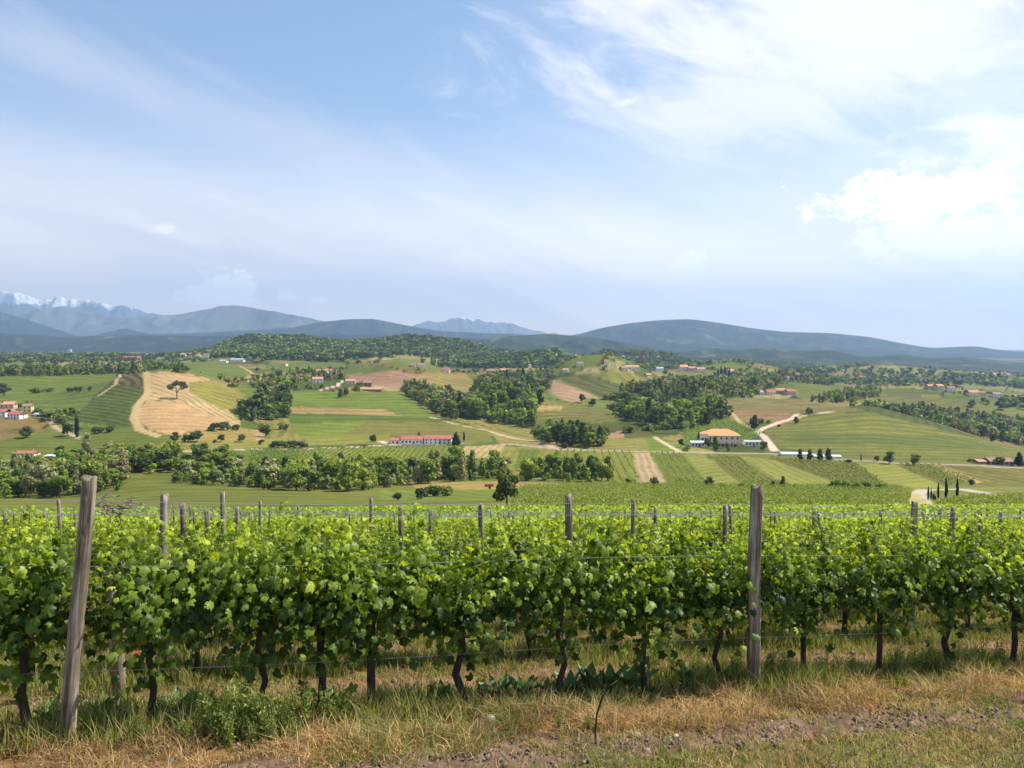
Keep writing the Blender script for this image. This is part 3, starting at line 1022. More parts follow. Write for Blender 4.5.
# ------------------------------------------------------------------ mountains
def ridge_mat(name, stops, scale, snow=None, bump=120):
    m, nt, N, L, out = newmat(name)
    b = N('ShaderNodeBsdfPrincipled')
    b.inputs['Roughness'].default_value = 1.0
    b.inputs['Specular IOR Level'].default_value = 0.05
    geo = N('ShaderNodeNewGeometry')
    n = N('ShaderNodeTexNoise')
    n.inputs['Scale'].default_value = scale
    n.inputs['Detail'].default_value = 9
    n.inputs['Roughness'].default_value = 0.65
    L(geo.outputs['Position'], n.inputs['Vector'])
    r = N('ShaderNodeValToRGB')
    e = r.color_ramp.elements
    e[0].position, e[0].color = stops[0][0], (*stops[0][1], 1)
    e[1].position, e[1].color = stops[-1][0], (*stops[-1][1], 1)
    for p, c in stops[1:-1]:
        e.new(p).color = (*c, 1)
    L(n.outputs['Fac'], r.inputs[0])
    col = r.outputs[0]
    if snow:
        sp = N('ShaderNodeSeparateXYZ')
        L(geo.outputs['Position'], sp.inputs[0])
        a = N('ShaderNodeMath')
        a.operation = 'MULTIPLY_ADD'
        L(n.outputs['Fac'], a.inputs[0])
        a.inputs[1].default_value = snow[2]
        L(sp.outputs[2], a.inputs[2])
        mr = N('ShaderNodeMapRange')
        mr.interpolation_type = 'SMOOTHSTEP'
        L(a.outputs[0], mr.inputs[0])
        mr.inputs[1].default_value = snow[0]
        mr.inputs[2].default_value = snow[1]
        mx = N('ShaderNodeMix')
        mx.data_type = 'RGBA'
        L(mr.outputs[0], mx.inputs[0])
        L(col, mx.inputs[6])
        mx.inputs[7].default_value = (0.9, 0.9, 0.92, 1)
        col = mx.outputs[2]
    L(col, b.inputs['Base Color'])
    bp = N('ShaderNodeBump')
    bp.inputs['Distance'].default_value = bump
    bp.inputs['Strength'].default_value = 0.6
    L(n.outputs['Fac'], bp.inputs['Height'])
    L(bp.outputs[0], b.inputs['Normal'])
    L(b.outputs[0], out.inputs[0])
    return m


def ridge(name, label, crest, Y0, front, back, mat, amp=0.25, wl=900, seed=1, jag=0.0, base=None):
    base = ZMIN if base is None else base
    xs = [c[0] for c in crest]
    ts = np.linspace((xs[0] - 512) / F, (xs[-1] - 512) / F, 520)
    zc = np.interp(ts, [(c[0] - 512) / F for c in crest], [yz(c[1], Y0) for c in crest])
    zc = np.convolve(np.pad(zc, 6, 'edge'), np.ones(13) / 13, 'valid')
    if jag:
        j = fbm(ts * Y0 / wl * 2.2, ts * 0 + seed, 5, seed, .6)
    ss = np.concatenate([np.linspace(-1, 0, 70), np.linspace(0, 1, 16)[1:]])
    T, S = np.meshgrid(ts, ss)
    Yc = Y0 + (fbm(ts * Y0 / (wl * 2), ts * 0, 3, seed + 5) - .5) * 0
    Yv = Y0 + np.where(S < 0, S * front, S * back)
    X = T * Yv
    prof = np.where(S < 0, (1 - np.abs(S)) ** 1.15, (1 - S) ** 1.3)
    rn = 1 - np.abs(fbm(X / wl + Yv / (wl * 5), Yv / (wl * 1.6), 5, seed) * 2 - 1) * 1.6
    mod = 1 + amp * 2.8 * (rn - .5) * smooth01(np.abs(S), 0, .3)
    Z = base + (zc[None, :] - base) * np.clip(prof * mod, 0, 1.0)
    if jag:
        zc = zc + (j - .5) * jag
        Z = Z + (j - .5)[None, :] * jag * (1 - np.abs(S)) ** 5
    # the crest keeps its outline: nothing in front may rise above its line of sight
    slope = zc / Y0
    Z = np.minimum(Z, slope[None, :] * Yv - np.abs(S) * 4 + 0.0 * Z) if Y0 else Z
    Z = np.maximum(Z, base)
    h, w = X.shape
    i = np.arange(h * w).reshape(h, w)
    Fq = np.stack([i[:-1, :-1], i[:-1, 1:], i[1:, 1:], i[1:, :-1]], -1).reshape(-1, 4)
    me = npmesh(name, np.stack([X, Yv, Z], -1).reshape(-1, 3), Fq, mat, smooth=True)
    tag(link(name, me), label=label, kind='structure')
    return


forest_m = ridge_mat('forest_slope', [(0.35, (0.010, 0.018, 0.010)), (0.58, (0.025, 0.036, 0.018)), (0.68, (0.12, 0.125, 0.06))], 0.004)
forest_n = ridge_mat('forest_slope_near', [(0.3, (0.014, 0.026, 0.012)), (0.56, (0.03, 0.046, 0.02)), (0.66, (0.12, 0.13, 0.07))], 0.006, bump=40)
rock_m = ridge_mat('rock_slope', [(0.3, (0.06, 0.07, 0.06)), (0.7, (0.16, 0.17, 0.15))], 0.0012)
snow_l = ridge_mat('snow_rock', [(0.3, (0.05, 0.06, 0.07)), (0.7, (0.14, 0.14, 0.14))], 0.003, snow=(1530, 1720, 1300))
snow_m = ridge_mat('snow_rock_small', [(0.3, (0.07, 0.08, 0.09)), (0.7, (0.18, 0.18, 0.18))], 0.003, snow=(1240, 1360, 1200))

ridge('mountains', 'snow covered alpine mountains on the far left skyline', [(-160, 300), (-60, 288), (0, 291), (20, 292), (45, 298), (75, 300), (100, 304), (125, 306), (150, 313), (180, 320), (230, 332), (300, 345)], 19500, 2800, 3000, snow_l, .4, 1000, 3, 230)
ridge('mountains', 'pale snow flecked mountains in the middle of the skyline', [(380, 340), (405, 327), (430, 321), (462, 319), (490, 321), (520, 326), (555, 333), (600, 342)], 19500, 2800, 3000, snow_m, .4, 1000, 8, 220)
ridge('mountains', 'pale blue mountain with a broad peak on the left', [(-150, 340), (0, 333), (60, 330), (120, 322), (150, 318), (180, 314), (205, 309), (225, 305), (238, 304), (262, 309), (300, 317), (330, 323), (380, 340)], 12600, 3000, 2500, rock_m, .3, 1600, 5, 80)
ridge('mountains', 'pale blue mountain shoulder below the snowy peaks', [(-160, 318), (-40, 316), (15, 318), (40, 309), (70, 308), (95, 313), (120, 318), (150, 318), (200, 330), (260, 345)], 13400, 3000, 2500, rock_m, .3, 1500, 6, 90)
ridge('hills', 'dark blue wooded mountain slope at the far left edge', [(-200, 296), (-60, 304), (0, 311), (30, 320), (60, 330), (90, 340), (130, 352)], 11500, 4000, 3000, forest_m, .3, 900, 11)
ridge('hills', 'dark blue wooded mountain left of the middle', [(60, 350), (100, 334), (125, 328), (150, 334), (200, 333), (250, 330), (290, 328), (320, 322), (350, 319), (375, 319), (410, 326), (440, 331), (480, 333), (520, 334), (560, 342), (620, 356)], 10800, 3500, 3000, forest_m, .4, 650, 12)
ridge('hills', 'long blue wooded mountain filling the right skyline', [(520, 350), (550, 338), (580, 334), (600, 328), (630, 323), (660, 320), (690, 319), (720, 323), (750, 328), (785, 332), (830, 333), (870, 337), (900, 343), (930, 348), (975, 346), (1000, 350), (1024, 352), (1120, 360), (1200, 352)], 10500, 3800, 3000, forest_m, .45, 650, 13)
ridge('hills', 'low wooded hills across the left middle distance', [(-160, 336), (0, 333), (60, 337), (120, 335), (200, 336), (300, 334), (420, 336), (480, 338), (520, 345), (560, 352)], 7000, 1800, 1500, forest_m, .3, 700, 14)
ridge('hills', 'wooded hill with a village on its top right of centre', [(440, 352), (480, 340), (510, 336), (545, 334), (565, 335), (600, 338), (640, 346), (680, 352), (720, 360)], 5200, 1400, 1200, forest_n, .35, 500, 15)
ridge('hills', 'low green wooded hills under the long right mountain', [(640, 362), (680, 352), (715, 348), (740, 350), (770, 347), (800, 351), (830, 350), (865, 357), (900, 354), (930, 358), (965, 357), (1024, 363), (1120, 360)], 4800, 1500, 1200, forest_n, .4, 500, 16)
ridge('hills', 'rounded hill with pale fields in front of the right mountain', [(560, 363), (590, 353), (625, 349), (660, 352), (690, 358), (720, 366)], 3700, 700, 700, forest_n, .3, 350, 17)

# ------------------------------------------------------------------ leaf and crown building
T_HI = (np.array([(0, .42, .10), (0, .08, 0), (-.26, -.12, -.08), (-.50, .12, -.26), (-.41, .32, .0), (-.54, .62, -.30), (-.25, .70, .04),
                  (.03, 1.04, -.34), (.27, .68, .02), (.50, .60, -.20), (.40, .30, .03), (.48, .10, -.24), (.24, -.12, -.04)]),
        np.array([(0, i, i + 1) for i in range(1, 12)] + [(0, 12, 1)]))
T_MID = (np.array([(0, 0, 0), (-.45, .15, -.1), (-.42, .62, -.12), (0, 1, -.08), (.42, .62, -.12), (.45, .15, -.1)]),
         np.array([(0, 3, 2), (0, 2, 1), (0, 5, 4), (0, 4, 3)]))
T_LOW = (np.array([(-.5, -.35, 0), (.45, -.5, .08), (.5, .42, -.05), (-.38, .5, .1)]), np.array([(0, 1, 2), (0, 2, 3)]))


def frames(nrm, rng, down=0.0):
    n = nrm / (np.linalg.norm(nrm, axis=1, keepdims=True) + 1e-9)
    r = rng.normal(size=n.shape)
    r[:, 2] -= down
    y = r - (r * n).sum(1, keepdims=True) * n
    y /= np.linalg.norm(y, axis=1, keepdims=True) + 1e-9
    x = np.cross(y, n)
    return np.stack([x, y, n], -1)          # columns are the axes


def scatter(T, pos, R, size, col):
    tv, tf = T
    n = len(pos)
    size = np.asarray(size).reshape(-1, 1, 1) if np.ndim(size) else size
    V = np.einsum('nij,mj->nmi', R, tv) * size + pos[:, None, :]
    Fq = (tf[None] + (np.arange(n) * len(tv))[:, None, None]).reshape(-1, tf.shape[1])
    C = np.repeat(col, len(tv), 0)
    return V.reshape(-1, 3), Fq, C


def crown(kind, n, leaf, rng, T=T_LOW, c0=(0.03, 0.065, 0.015), c1=(0.085, 0.14, 0.03)):
    """crown for a tree of height 1, leaves of size leaf; returns V, F, C"""
    lobes = []
    if kind == 'round':
        for i in range(11):
            a = rng.uniform(0, 6.28)
            r = rng.uniform(.05, .26)
            z = rng.uniform(.24, .86)
            lobes.append((r * math.cos(a), r * math.sin(a), z, rng.uniform(.12, .2), rng.uniform(.1, .15)))
    elif kind == 'tall':
        for i in range(12):
            a = rng.uniform(0, 6.28)
            z = .22 + .7 * i / 11
            r = rng.uniform(.02, .12) * (1.2 - z)
            lobes.append((r * math.cos(a), r * math.sin(a), z, rng.uniform(.1, .16) * (1.25 - .7 * z), rng.uniform(.09, .14)))
    elif kind == 'bush':
        for i in range(9):
            a = rng.uniform(0, 6.28)
            r = rng.uniform(.0, .42)
            lobes.append((r * math.cos(a), r * math.sin(a), rng.uniform(.25, .68), rng.uniform(.2, .3), rng.uniform(.2, .3)))
    elif kind == 'cypress':
        for i in range(12):
            z = .06 + .9 * i / 11
            w = .065 * math.sin(math.pi * min(1, (z * .9 + .12))) ** .7
            lobes.append((rng.uniform(-.012, .012), rng.uniform(-.012, .012), z, max(w, .012), .06))
    elif kind == 'conifer':
        for i in range(12):
            z = .12 + .84 * i / 11
            w = .24 * (1.04 - z) + .015
            lobes.append((rng.uniform(-.03, .03), rng.uniform(-.03, .03), z, w, .07))
    elif kind == 'spread':
        for i in range(16):
            a = rng.uniform(0, 6.28)
            r = rng.uniform(.1, .42)
            z = .95 - 1.1 * r * r * 1.3 - rng.uniform(0, .22)
            lobes.append((r * math.cos(a), r * math.sin(a), max(z, .42), rng.uniform(.09, .14), rng.uniform(.07, .1)))
    lobes = np.array(lobes)
    wgt = lobes[:, 3] ** 2
    idx = rng.choice(len(lobes), n, p=wgt / wgt.sum())
    u = rng.normal(size=(n, 3))
    u /= np.linalg.norm(u, axis=1, keepdims=True)
    rad = rng.uniform(.55, 1.08, (n, 1)) ** .6
    P = lobes[idx, :3] + u * rad * lobes[idx][:, [3, 3, 4]]
    P[:, 2] = np.clip(P[:, 2], 0.02, 1.03)
    nr = u + rng.normal(size=(n, 3)) * .55 + np.array([0, 0, .25])
    R = frames(nr, rng)
    tone = np.clip(rng.normal(.42, .28, n) + (idx % 3 - 1) * .12, 0, 1)[:, None]
    col = np.array(c0) * (1 - tone) + np.array(c1) * tone
    return scatter(T, P, R, leaf * rng.uniform(.7, 1.35, n), col)


PAL = {
    'green': ((0.076, 0.117, 0.018), (0.227, 0.281, 0.041)),
    'dark': ((0.044, 0.067, 0.014), (0.126, 0.156, 0.031)),
    'bright': ((0.126, 0.188, 0.019), (0.338, 0.390, 0.046)),
    'olive': ((0.135, 0.138, 0.046), (0.371, 0.328, 0.120)),
    'silver': ((0.151, 0.172, 0.072), (0.439, 0.422, 0.192)),
    'conif': ((0.010, 0.022, 0.010), (0.03, 0.05, 0.018)),
}
TREE_ME = {}


def tree_meshes(kind, pal, variant):
    k = (kind, pal, variant)
    if k in TREE_ME:
        return TREE_ME[k]
    rng = np.random.default_rng(hash((kind, variant)) % 1000 if False else (sum(map(ord, kind + pal)) * 7 + variant))
    n = {'cypress': 900, 'conifer': 1100, 'bush': 700, 'spread': 1500}.get(kind, 1300)
    lf = {'cypress': .035, 'conifer': .055, 'bush': .11, 'spread': .036}.get(kind, .06)
    V, Fq, C = crown(kind, n, lf, rng, T_LOW, *PAL[pal])
    cm = npmesh('crown', V, Fq, M['tree_leaf'], C)
    b = MB()
    if kind == 'bush':
        b.tube([(0, 0, -.05), (.02, 0, .3), (.05, .02, .5)], [.03, .02, .01], 6)
        for a in (0.5, 2.4, 4.4):
            b.tube([(0, 0, .02), (.18 * math.cos(a), .18 * math.sin(a), .45)], [.02, .008], 5)
    else:
        th = {'cypress': .012, 'conifer': .02}.get(kind, .022)
        top = {'cypress': .9, 'conifer': .9, 'spread': .5}.get(kind, .62)
        b.tube([(0, 0, -.04), (.004, .003, top * .35), (-.006, .004, top * .7), (.004, 0, top)], [th * 1.25, th, th * .7, th * .35], 7)
        if kind in ('round', 'tall', 'spread'):
            for i in range(9 if kind == 'spread' else 6):
                a = i * 2.4 + variant
                z0 = rng.uniform(.2, .45)
                rr = rng.uniform(.14, .3) if kind != 'tall' else .1
                z1 = z0 + rng.uniform(.2, .35)
                b.tube([(0, 0, z0), (rr * .45 * math.cos(a), rr * .45 * math.sin(a), z0 + (z1 - z0) * .6), (rr * math.cos(a), rr * math.sin(a), z1)], [th * .6, th * .4, th * .15], 5)
    tm = b.mesh('trunk', M['tree_bark'])
    TREE_ME[k] = (tm, cm)
    return TREE_ME[k]


def tree(name, kind, pal, variant, loc, h, label, cat='tree', group=None, wide=1.0):
    tm, cm = tree_meshes(kind, pal, variant)
    r = empty(name, loc, random.uniform(0, 6.28), (h * wide, h * wide, h))
    tag(r, label, cat, group)
    link('trunk', tm, r)
    link('crown', cm, r)
    return r


# ------------------------------------------------------------------ woods
# (polygon of the ground they stand on in the view, spacing m, height range, kinds, palettes, label, group, nearest Y, farthest Y)
WOODS = [
    ([(-70, 500), (-70, 462), (0, 460), (60, 458), (105, 462), (128, 478), (126, 490), (60, 499)], 6.8, (7, 13), ('round', 'tall'), ('green', 'olive', 'silver', 'bright', 'olive'),
     'leafy tree in the mixed wood at the left below the fields', 'trees of the wood on the lower left', 290, 420),
    ([(100, 474), (112, 462), (205, 462), (238, 466), (236, 476), (170, 474)], 6.8, (7, 12), ('round',), ('dark', 'green', 'green', 'bright'),
     'dark tree in the belt above the left meadow', 'trees of the belt above the left meadow', 330, 460),
    ([(172, 484), (176, 476), (232, 470), (300, 474), (300, 488), (240, 487)], 6.4, (5, 10), ('round', 'tall'), ('green', 'bright', 'silver', 'bright'),
     'bushy tree in the belt above the green slope left of centre', 'trees of the belt left of centre', 320, 440),
    ([(262, 490), (266, 472), (400, 470), (505, 470), (508, 478), (430, 483), (350, 492)], 6.4, (6, 12), ('tall', 'round'), ('bright', 'green', 'bright', 'silver', 'bright'),
     'leafy tree in the long green belt below the white villa', 'trees of the long belt below the white villa', 310, 440),
    ([(520, 481), (524, 471), (610, 473), (614, 482), (560, 484)], 6.4, (5, 11), ('tall', 'round'), ('bright', 'green', 'bright'),
     'tree in the grove below the striped valley fields', 'trees of the grove below the striped fields', 320, 420),
    ([(240, 420), (240, 412), (262, 399), (290, 398), (288, 418), (252, 422)], 7.5, (12, 17), ('tall', 'round'), ('dark', 'green'),
     'tall tree in the dark wood right of the tan hill', 'trees of the wood beside the tan hill', 550, 950),
    ([(536, 440), (545, 433), (606, 440), (604, 449), (556, 446)], 6.5, (10, 14), ('round', 'tall'), ('green', 'dark', 'bright'),
     'tree in the clump beside the valley road', 'trees of the clump by the valley road', 450, 650),
    ([(466, 418), (466, 412), (478, 402), (500, 396), (535, 404), (534, 428), (500, 424)], 8, (13, 19), ('round', 'tall'), ('bright', 'green'),
     'tall tree in the steep wood in the centre', 'trees of the steep wood in the centre', 600, 1100),
    ([(402, 394), (404, 388), (420, 388), (440, 394), (466, 402), (466, 418), (448, 421), (430, 410)], 8.5, (11, 16), ('round', 'tall'), ('dark', 'green', 'bright', 'olive'),
     'tree in the dark wood of the centre gully', 'trees of the centre gully', 700, 1300),
    ([(618, 418), (624, 410), (650, 398), (700, 398), (726, 412), (722, 420), (700, 428), (684, 432), (660, 428)], 9, (12, 17), ('round', 'tall'), ('dark', 'green', 'dark', 'bright'),
     'tree in the large dark wood behind the orange villa', 'trees of the wood behind the orange villa', 640, 1200),
    ([(620, 402), (622, 392), (660, 384), (720, 380), (780, 384), (760, 396), (700, 402), (650, 406)], 11, (11, 16), ('round', 'tall'), ('dark', 'green', 'bright', 'olive'),
     'tree on the wooded upper slopes', 'trees of the upper slopes', 900, 1900),
    ([(470, 394), (478, 380), (520, 376), (556, 376), (548, 392), (520, 400)], 10, (10, 15), ('round', 'tall'), ('dark', 'green', 'bright', 'olive'),
     'tree on the wooded hill above the centre', 'trees of the hill above the centre', 850, 1700),
    ([(846, 412), (870, 410), (920, 410), (1000, 420), (1110, 430), (1110, 450), (1024, 446), (1010, 444), (940, 430), (886, 420)], 9.5, (10, 15), ('round', 'tall'), ('dark', 'green', 'bright', 'olive'),
     'tree in the wooded hollow behind the right vineyard hill', 'trees of the wooded hollow on the right', 820, 1300),
    ([(810, 402), (816, 396), (870, 390), (882, 392), (880, 397), (840, 404)], 9, (8, 12), ('round', 'tall'), ('dark', 'green', 'bright', 'olive'),
     'tree in the hedge line above the brown field', 'trees of the hedge above the brown field', 850, 1500),
    ([(-70, 376), (-70, 370), (60, 370), (130, 371), (185, 370), (190, 374), (120, 374), (40, 376)], 10, (12, 16), ('round', 'tall'), ('dark', 'green', 'bright', 'olive'),
     'tree in the belt along the top of the left fields', 'trees of the belt above the left fields', 1000, 1800),
    ([(720, 392), (740, 372), (800, 374), (850, 380), (830, 386), (786, 382), (760, 396)], 12, (10, 14), ('round', 'tall'), ('dark', 'green', 'bright', 'olive'),
     'tree beside the upper houses', 'trees of the upper village', 1300, 2400),
    ([(250, 388), (252, 378), (300, 372), (345, 373), (345, 378), (300, 384), (290, 392)], 13, (9, 13), ('round', 'tall'), ('dark', 'green', 'bright', 'olive'),
     'tree among the farm houses', 'trees around the farm', 900, 1700),
    ([(560, 378), (600, 366), (650, 368), (640, 372), (600, 372), (570, 377)], 12, (9, 13), ('round', 'tall'), ('dark', 'green', 'bright', 'olive'),
     'tree along the crest of the centre hill', 'trees of the centre crest', 1250, 2200),
]
FAR_WOODS = [
    ([(205, 364), (215, 350), (240, 338), (420, 338), (500, 346), (560, 352), (560, 364), (500, 372), (470, 372), (400, 364), (345, 362), (270, 364)], 17, (13, 19), ('dark', 'green'), 1700, 3400,
     'dense forest covering the long ridge left of centre'),
    ([(560, 372), (600, 352), (700, 356), (800, 364), (900, 372), (1110, 376), (1110, 392), (960, 388), (860, 386), (780, 376), (700, 374), (640, 370)], 22, (11, 17), ('dark', 'green', 'green'), 1900, 4200,
     'scattered far woodland on the right hills'),
    ([(-70, 368), (-70, 350), (150, 350), (240, 352), (240, 362), (150, 362)], 26, (11, 17), ('dark', 'green'), 1900, 4200,
     'scattered far woodland on the left plain'),
    ([(980, 402), (1110, 396), (1110, 425), (1000, 412)], 16, (9, 14), ('dark', 'green'), 1100, 1900,
     'woodland patches at the right edge of the valley'),
]


def jitter_points(poly, sp, y0, y1, rng):
    xs = [(p[0] - 512) / F for p in poly]
    gy = np.arange(y0, y1, sp)
    out = []
    for Y in gy:
        gx = np.arange(min(xs) * Y - sp, max(xs) * Y + sp, sp)
        out.append(np.stack([gx, np.full(len(gx), Y)], 1))
    P = np.concatenate(out)
    P = P + rng.uniform(-.6, .6, P.shape) * sp
    Z = H(P[:, 0], P[:, 1])
    px, py = project(P[:, 0], P[:, 1], Z)
    k = inpoly(px, py, poly)
    return np.concatenate([P[k], Z[k][:, None]], 1)


def build_woods():
    rng = np.random.default_rng(5)
    cand = []
    for wi, wd in enumerate(WOODS):
        for p in jitter_points(wd[0], wd[1], wd[7], wd[8], rng):
            h = wd[2][0] * .75 + (wd[2][1] * 1.1 - wd[2][0] * .75) * rng.uniform() ** 1.3
            if wi == 7 or wi == 6:
                pass
            cand.append((p, h, wi))
    cand.sort(key=lambda c: -c[1] / c[0][1])
    rest = {}
    print('TREES', len(cand))
    for i, (p, h, wi) in enumerate(cand):
        wd = WOODS[wi]
        if i < 285:
            tree('tree', wd[3][i % len(wd[3])], wd[4][int(rng.integers(len(wd[4])))], i % 3, p, h, wd[5], 'tree', wd[6], rng.uniform(.95, 1.25))
        else:
            rest.setdefault(wi, []).append((p, h))
    for wi, lst in rest.items():
        wd = WOODS[wi]
        merge_wood('woodland', wd[5].replace(' in the ', 's of the ').replace('tree on', 'trees on'), np.array([l[0] for l in lst]), np.array([l[1] for l in lst]), wd[3], wd[4], 170, .105, rng)
    for poly, sp, hr, pals, y0, y1, lab in FAR_WOODS:
        P = jitter_points(poly, sp, y0, y1, rng)
        n = fbm(P[:, 0] / 220, P[:, 1] / 220, 3, 77)
        thr = .30 if 'dense' in lab else .52
        P = P[n > thr]
        h = rng.uniform(hr[0], hr[1], len(P))
        print('FAR', lab, len(P))
        merge_wood('forest', lab, P, h, ('round',), pals, 44, .25, rng)


def hedgerows():
    rng = np.random.default_rng(77)
    P = []
    for y0, y1, n in ((480, 1000, 26000), (1000, 3200, 90000)):
        Y = np.sqrt(rng.uniform(y0 ** 2, y1 ** 2, n))
        X = rng.uniform(-.72, .72, n) * Y
        b = fbm(X / 150, Y / 190, 2, 301)
        b2 = fbm(X / 120 + 9, Y / 260, 2, 302)
        k = (np.abs(b - .5) < .009) | (np.abs(b2 - .47) < .006)
        X, Y = X[k], Y[k]
        P.append(np.stack([X, Y, H(X, Y)], 1))
    P = np.concatenate(P)
    px, py = project(P[:, 0], P[:, 1], P[:, 2])
    keep = np.ones(len(P), bool)
    for f in FIELDS:
        keep &= ~inpoly(px, py, f[0])
    keep &= ~((py > 436) & (px > 380) & (px < 850))
    P = P[keep]
    h = rng.uniform(3, 9, len(P)) * np.where(P[:, 1] > 1400, 1.3, 1)
    merge_wood('hedgerow', 'hedges and scattered scrub between the fields on the far slopes', P, h, ('round', 'bush'), ('dark', 'green', 'olive', 'bright'), 60, .2, rng)


def merge_wood(name, label, P, Hh, kinds, pals, n, leaf, rng):
    Vs, Fs, Cs, off = [], [], [], 0
    combos = [(k, p, v) for k in kinds for p in set(pals) for v in range(3)]
    which = rng.integers(len(combos), size=len(P))
    for ci, (k, p, v) in enumerate(combos):
        m = which == ci
        if not m.any():
            continue
        V, Fq, C = crown(k, n, leaf, np.random.default_rng(v * 31 + ci), T_LOW, *PAL[p])
        q, hh = P[m], Hh[m]
        a = rng.uniform(0, 6.28, len(q))
        ca, sa = np.cos(a), np.sin(a)
        w = rng.uniform(1.05, 1.4, len(q)) * hh
        X = (V[None, :, 0] * ca[:, None] - V[None, :, 1] * sa[:, None]) * w[:, None] + q[:, 0:1]
        Y = (V[None, :, 0] * sa[:, None] + V[None, :, 1] * ca[:, None]) * w[:, None] + q[:, 1:2]
        Z = V[None, :, 2] * hh[:, None] + q[:, 2:3] - .08 * hh[:, None]
        Vs.append(np.stack([X, Y, Z], -1).reshape(-1, 3))
        Fs.append((Fq[None] + (np.arange(len(q)) * len(V))[:, None, None]).reshape(-1, 3) + off)
        tone = rng.uniform(.55, 1.45, (len(q), 1, 1))
        Cs.append((C[None] * tone).reshape(-1, 3))
        off += len(q) * len(V)
    if not Vs:
        return
    me = npmesh(name, np.concatenate(Vs), np.concatenate(Fs), M['wood_leaf'], np.concatenate(Cs))
    tag(link(name, me), label, 'woodland', kind='stuff')


build_woods()
hedgerows()

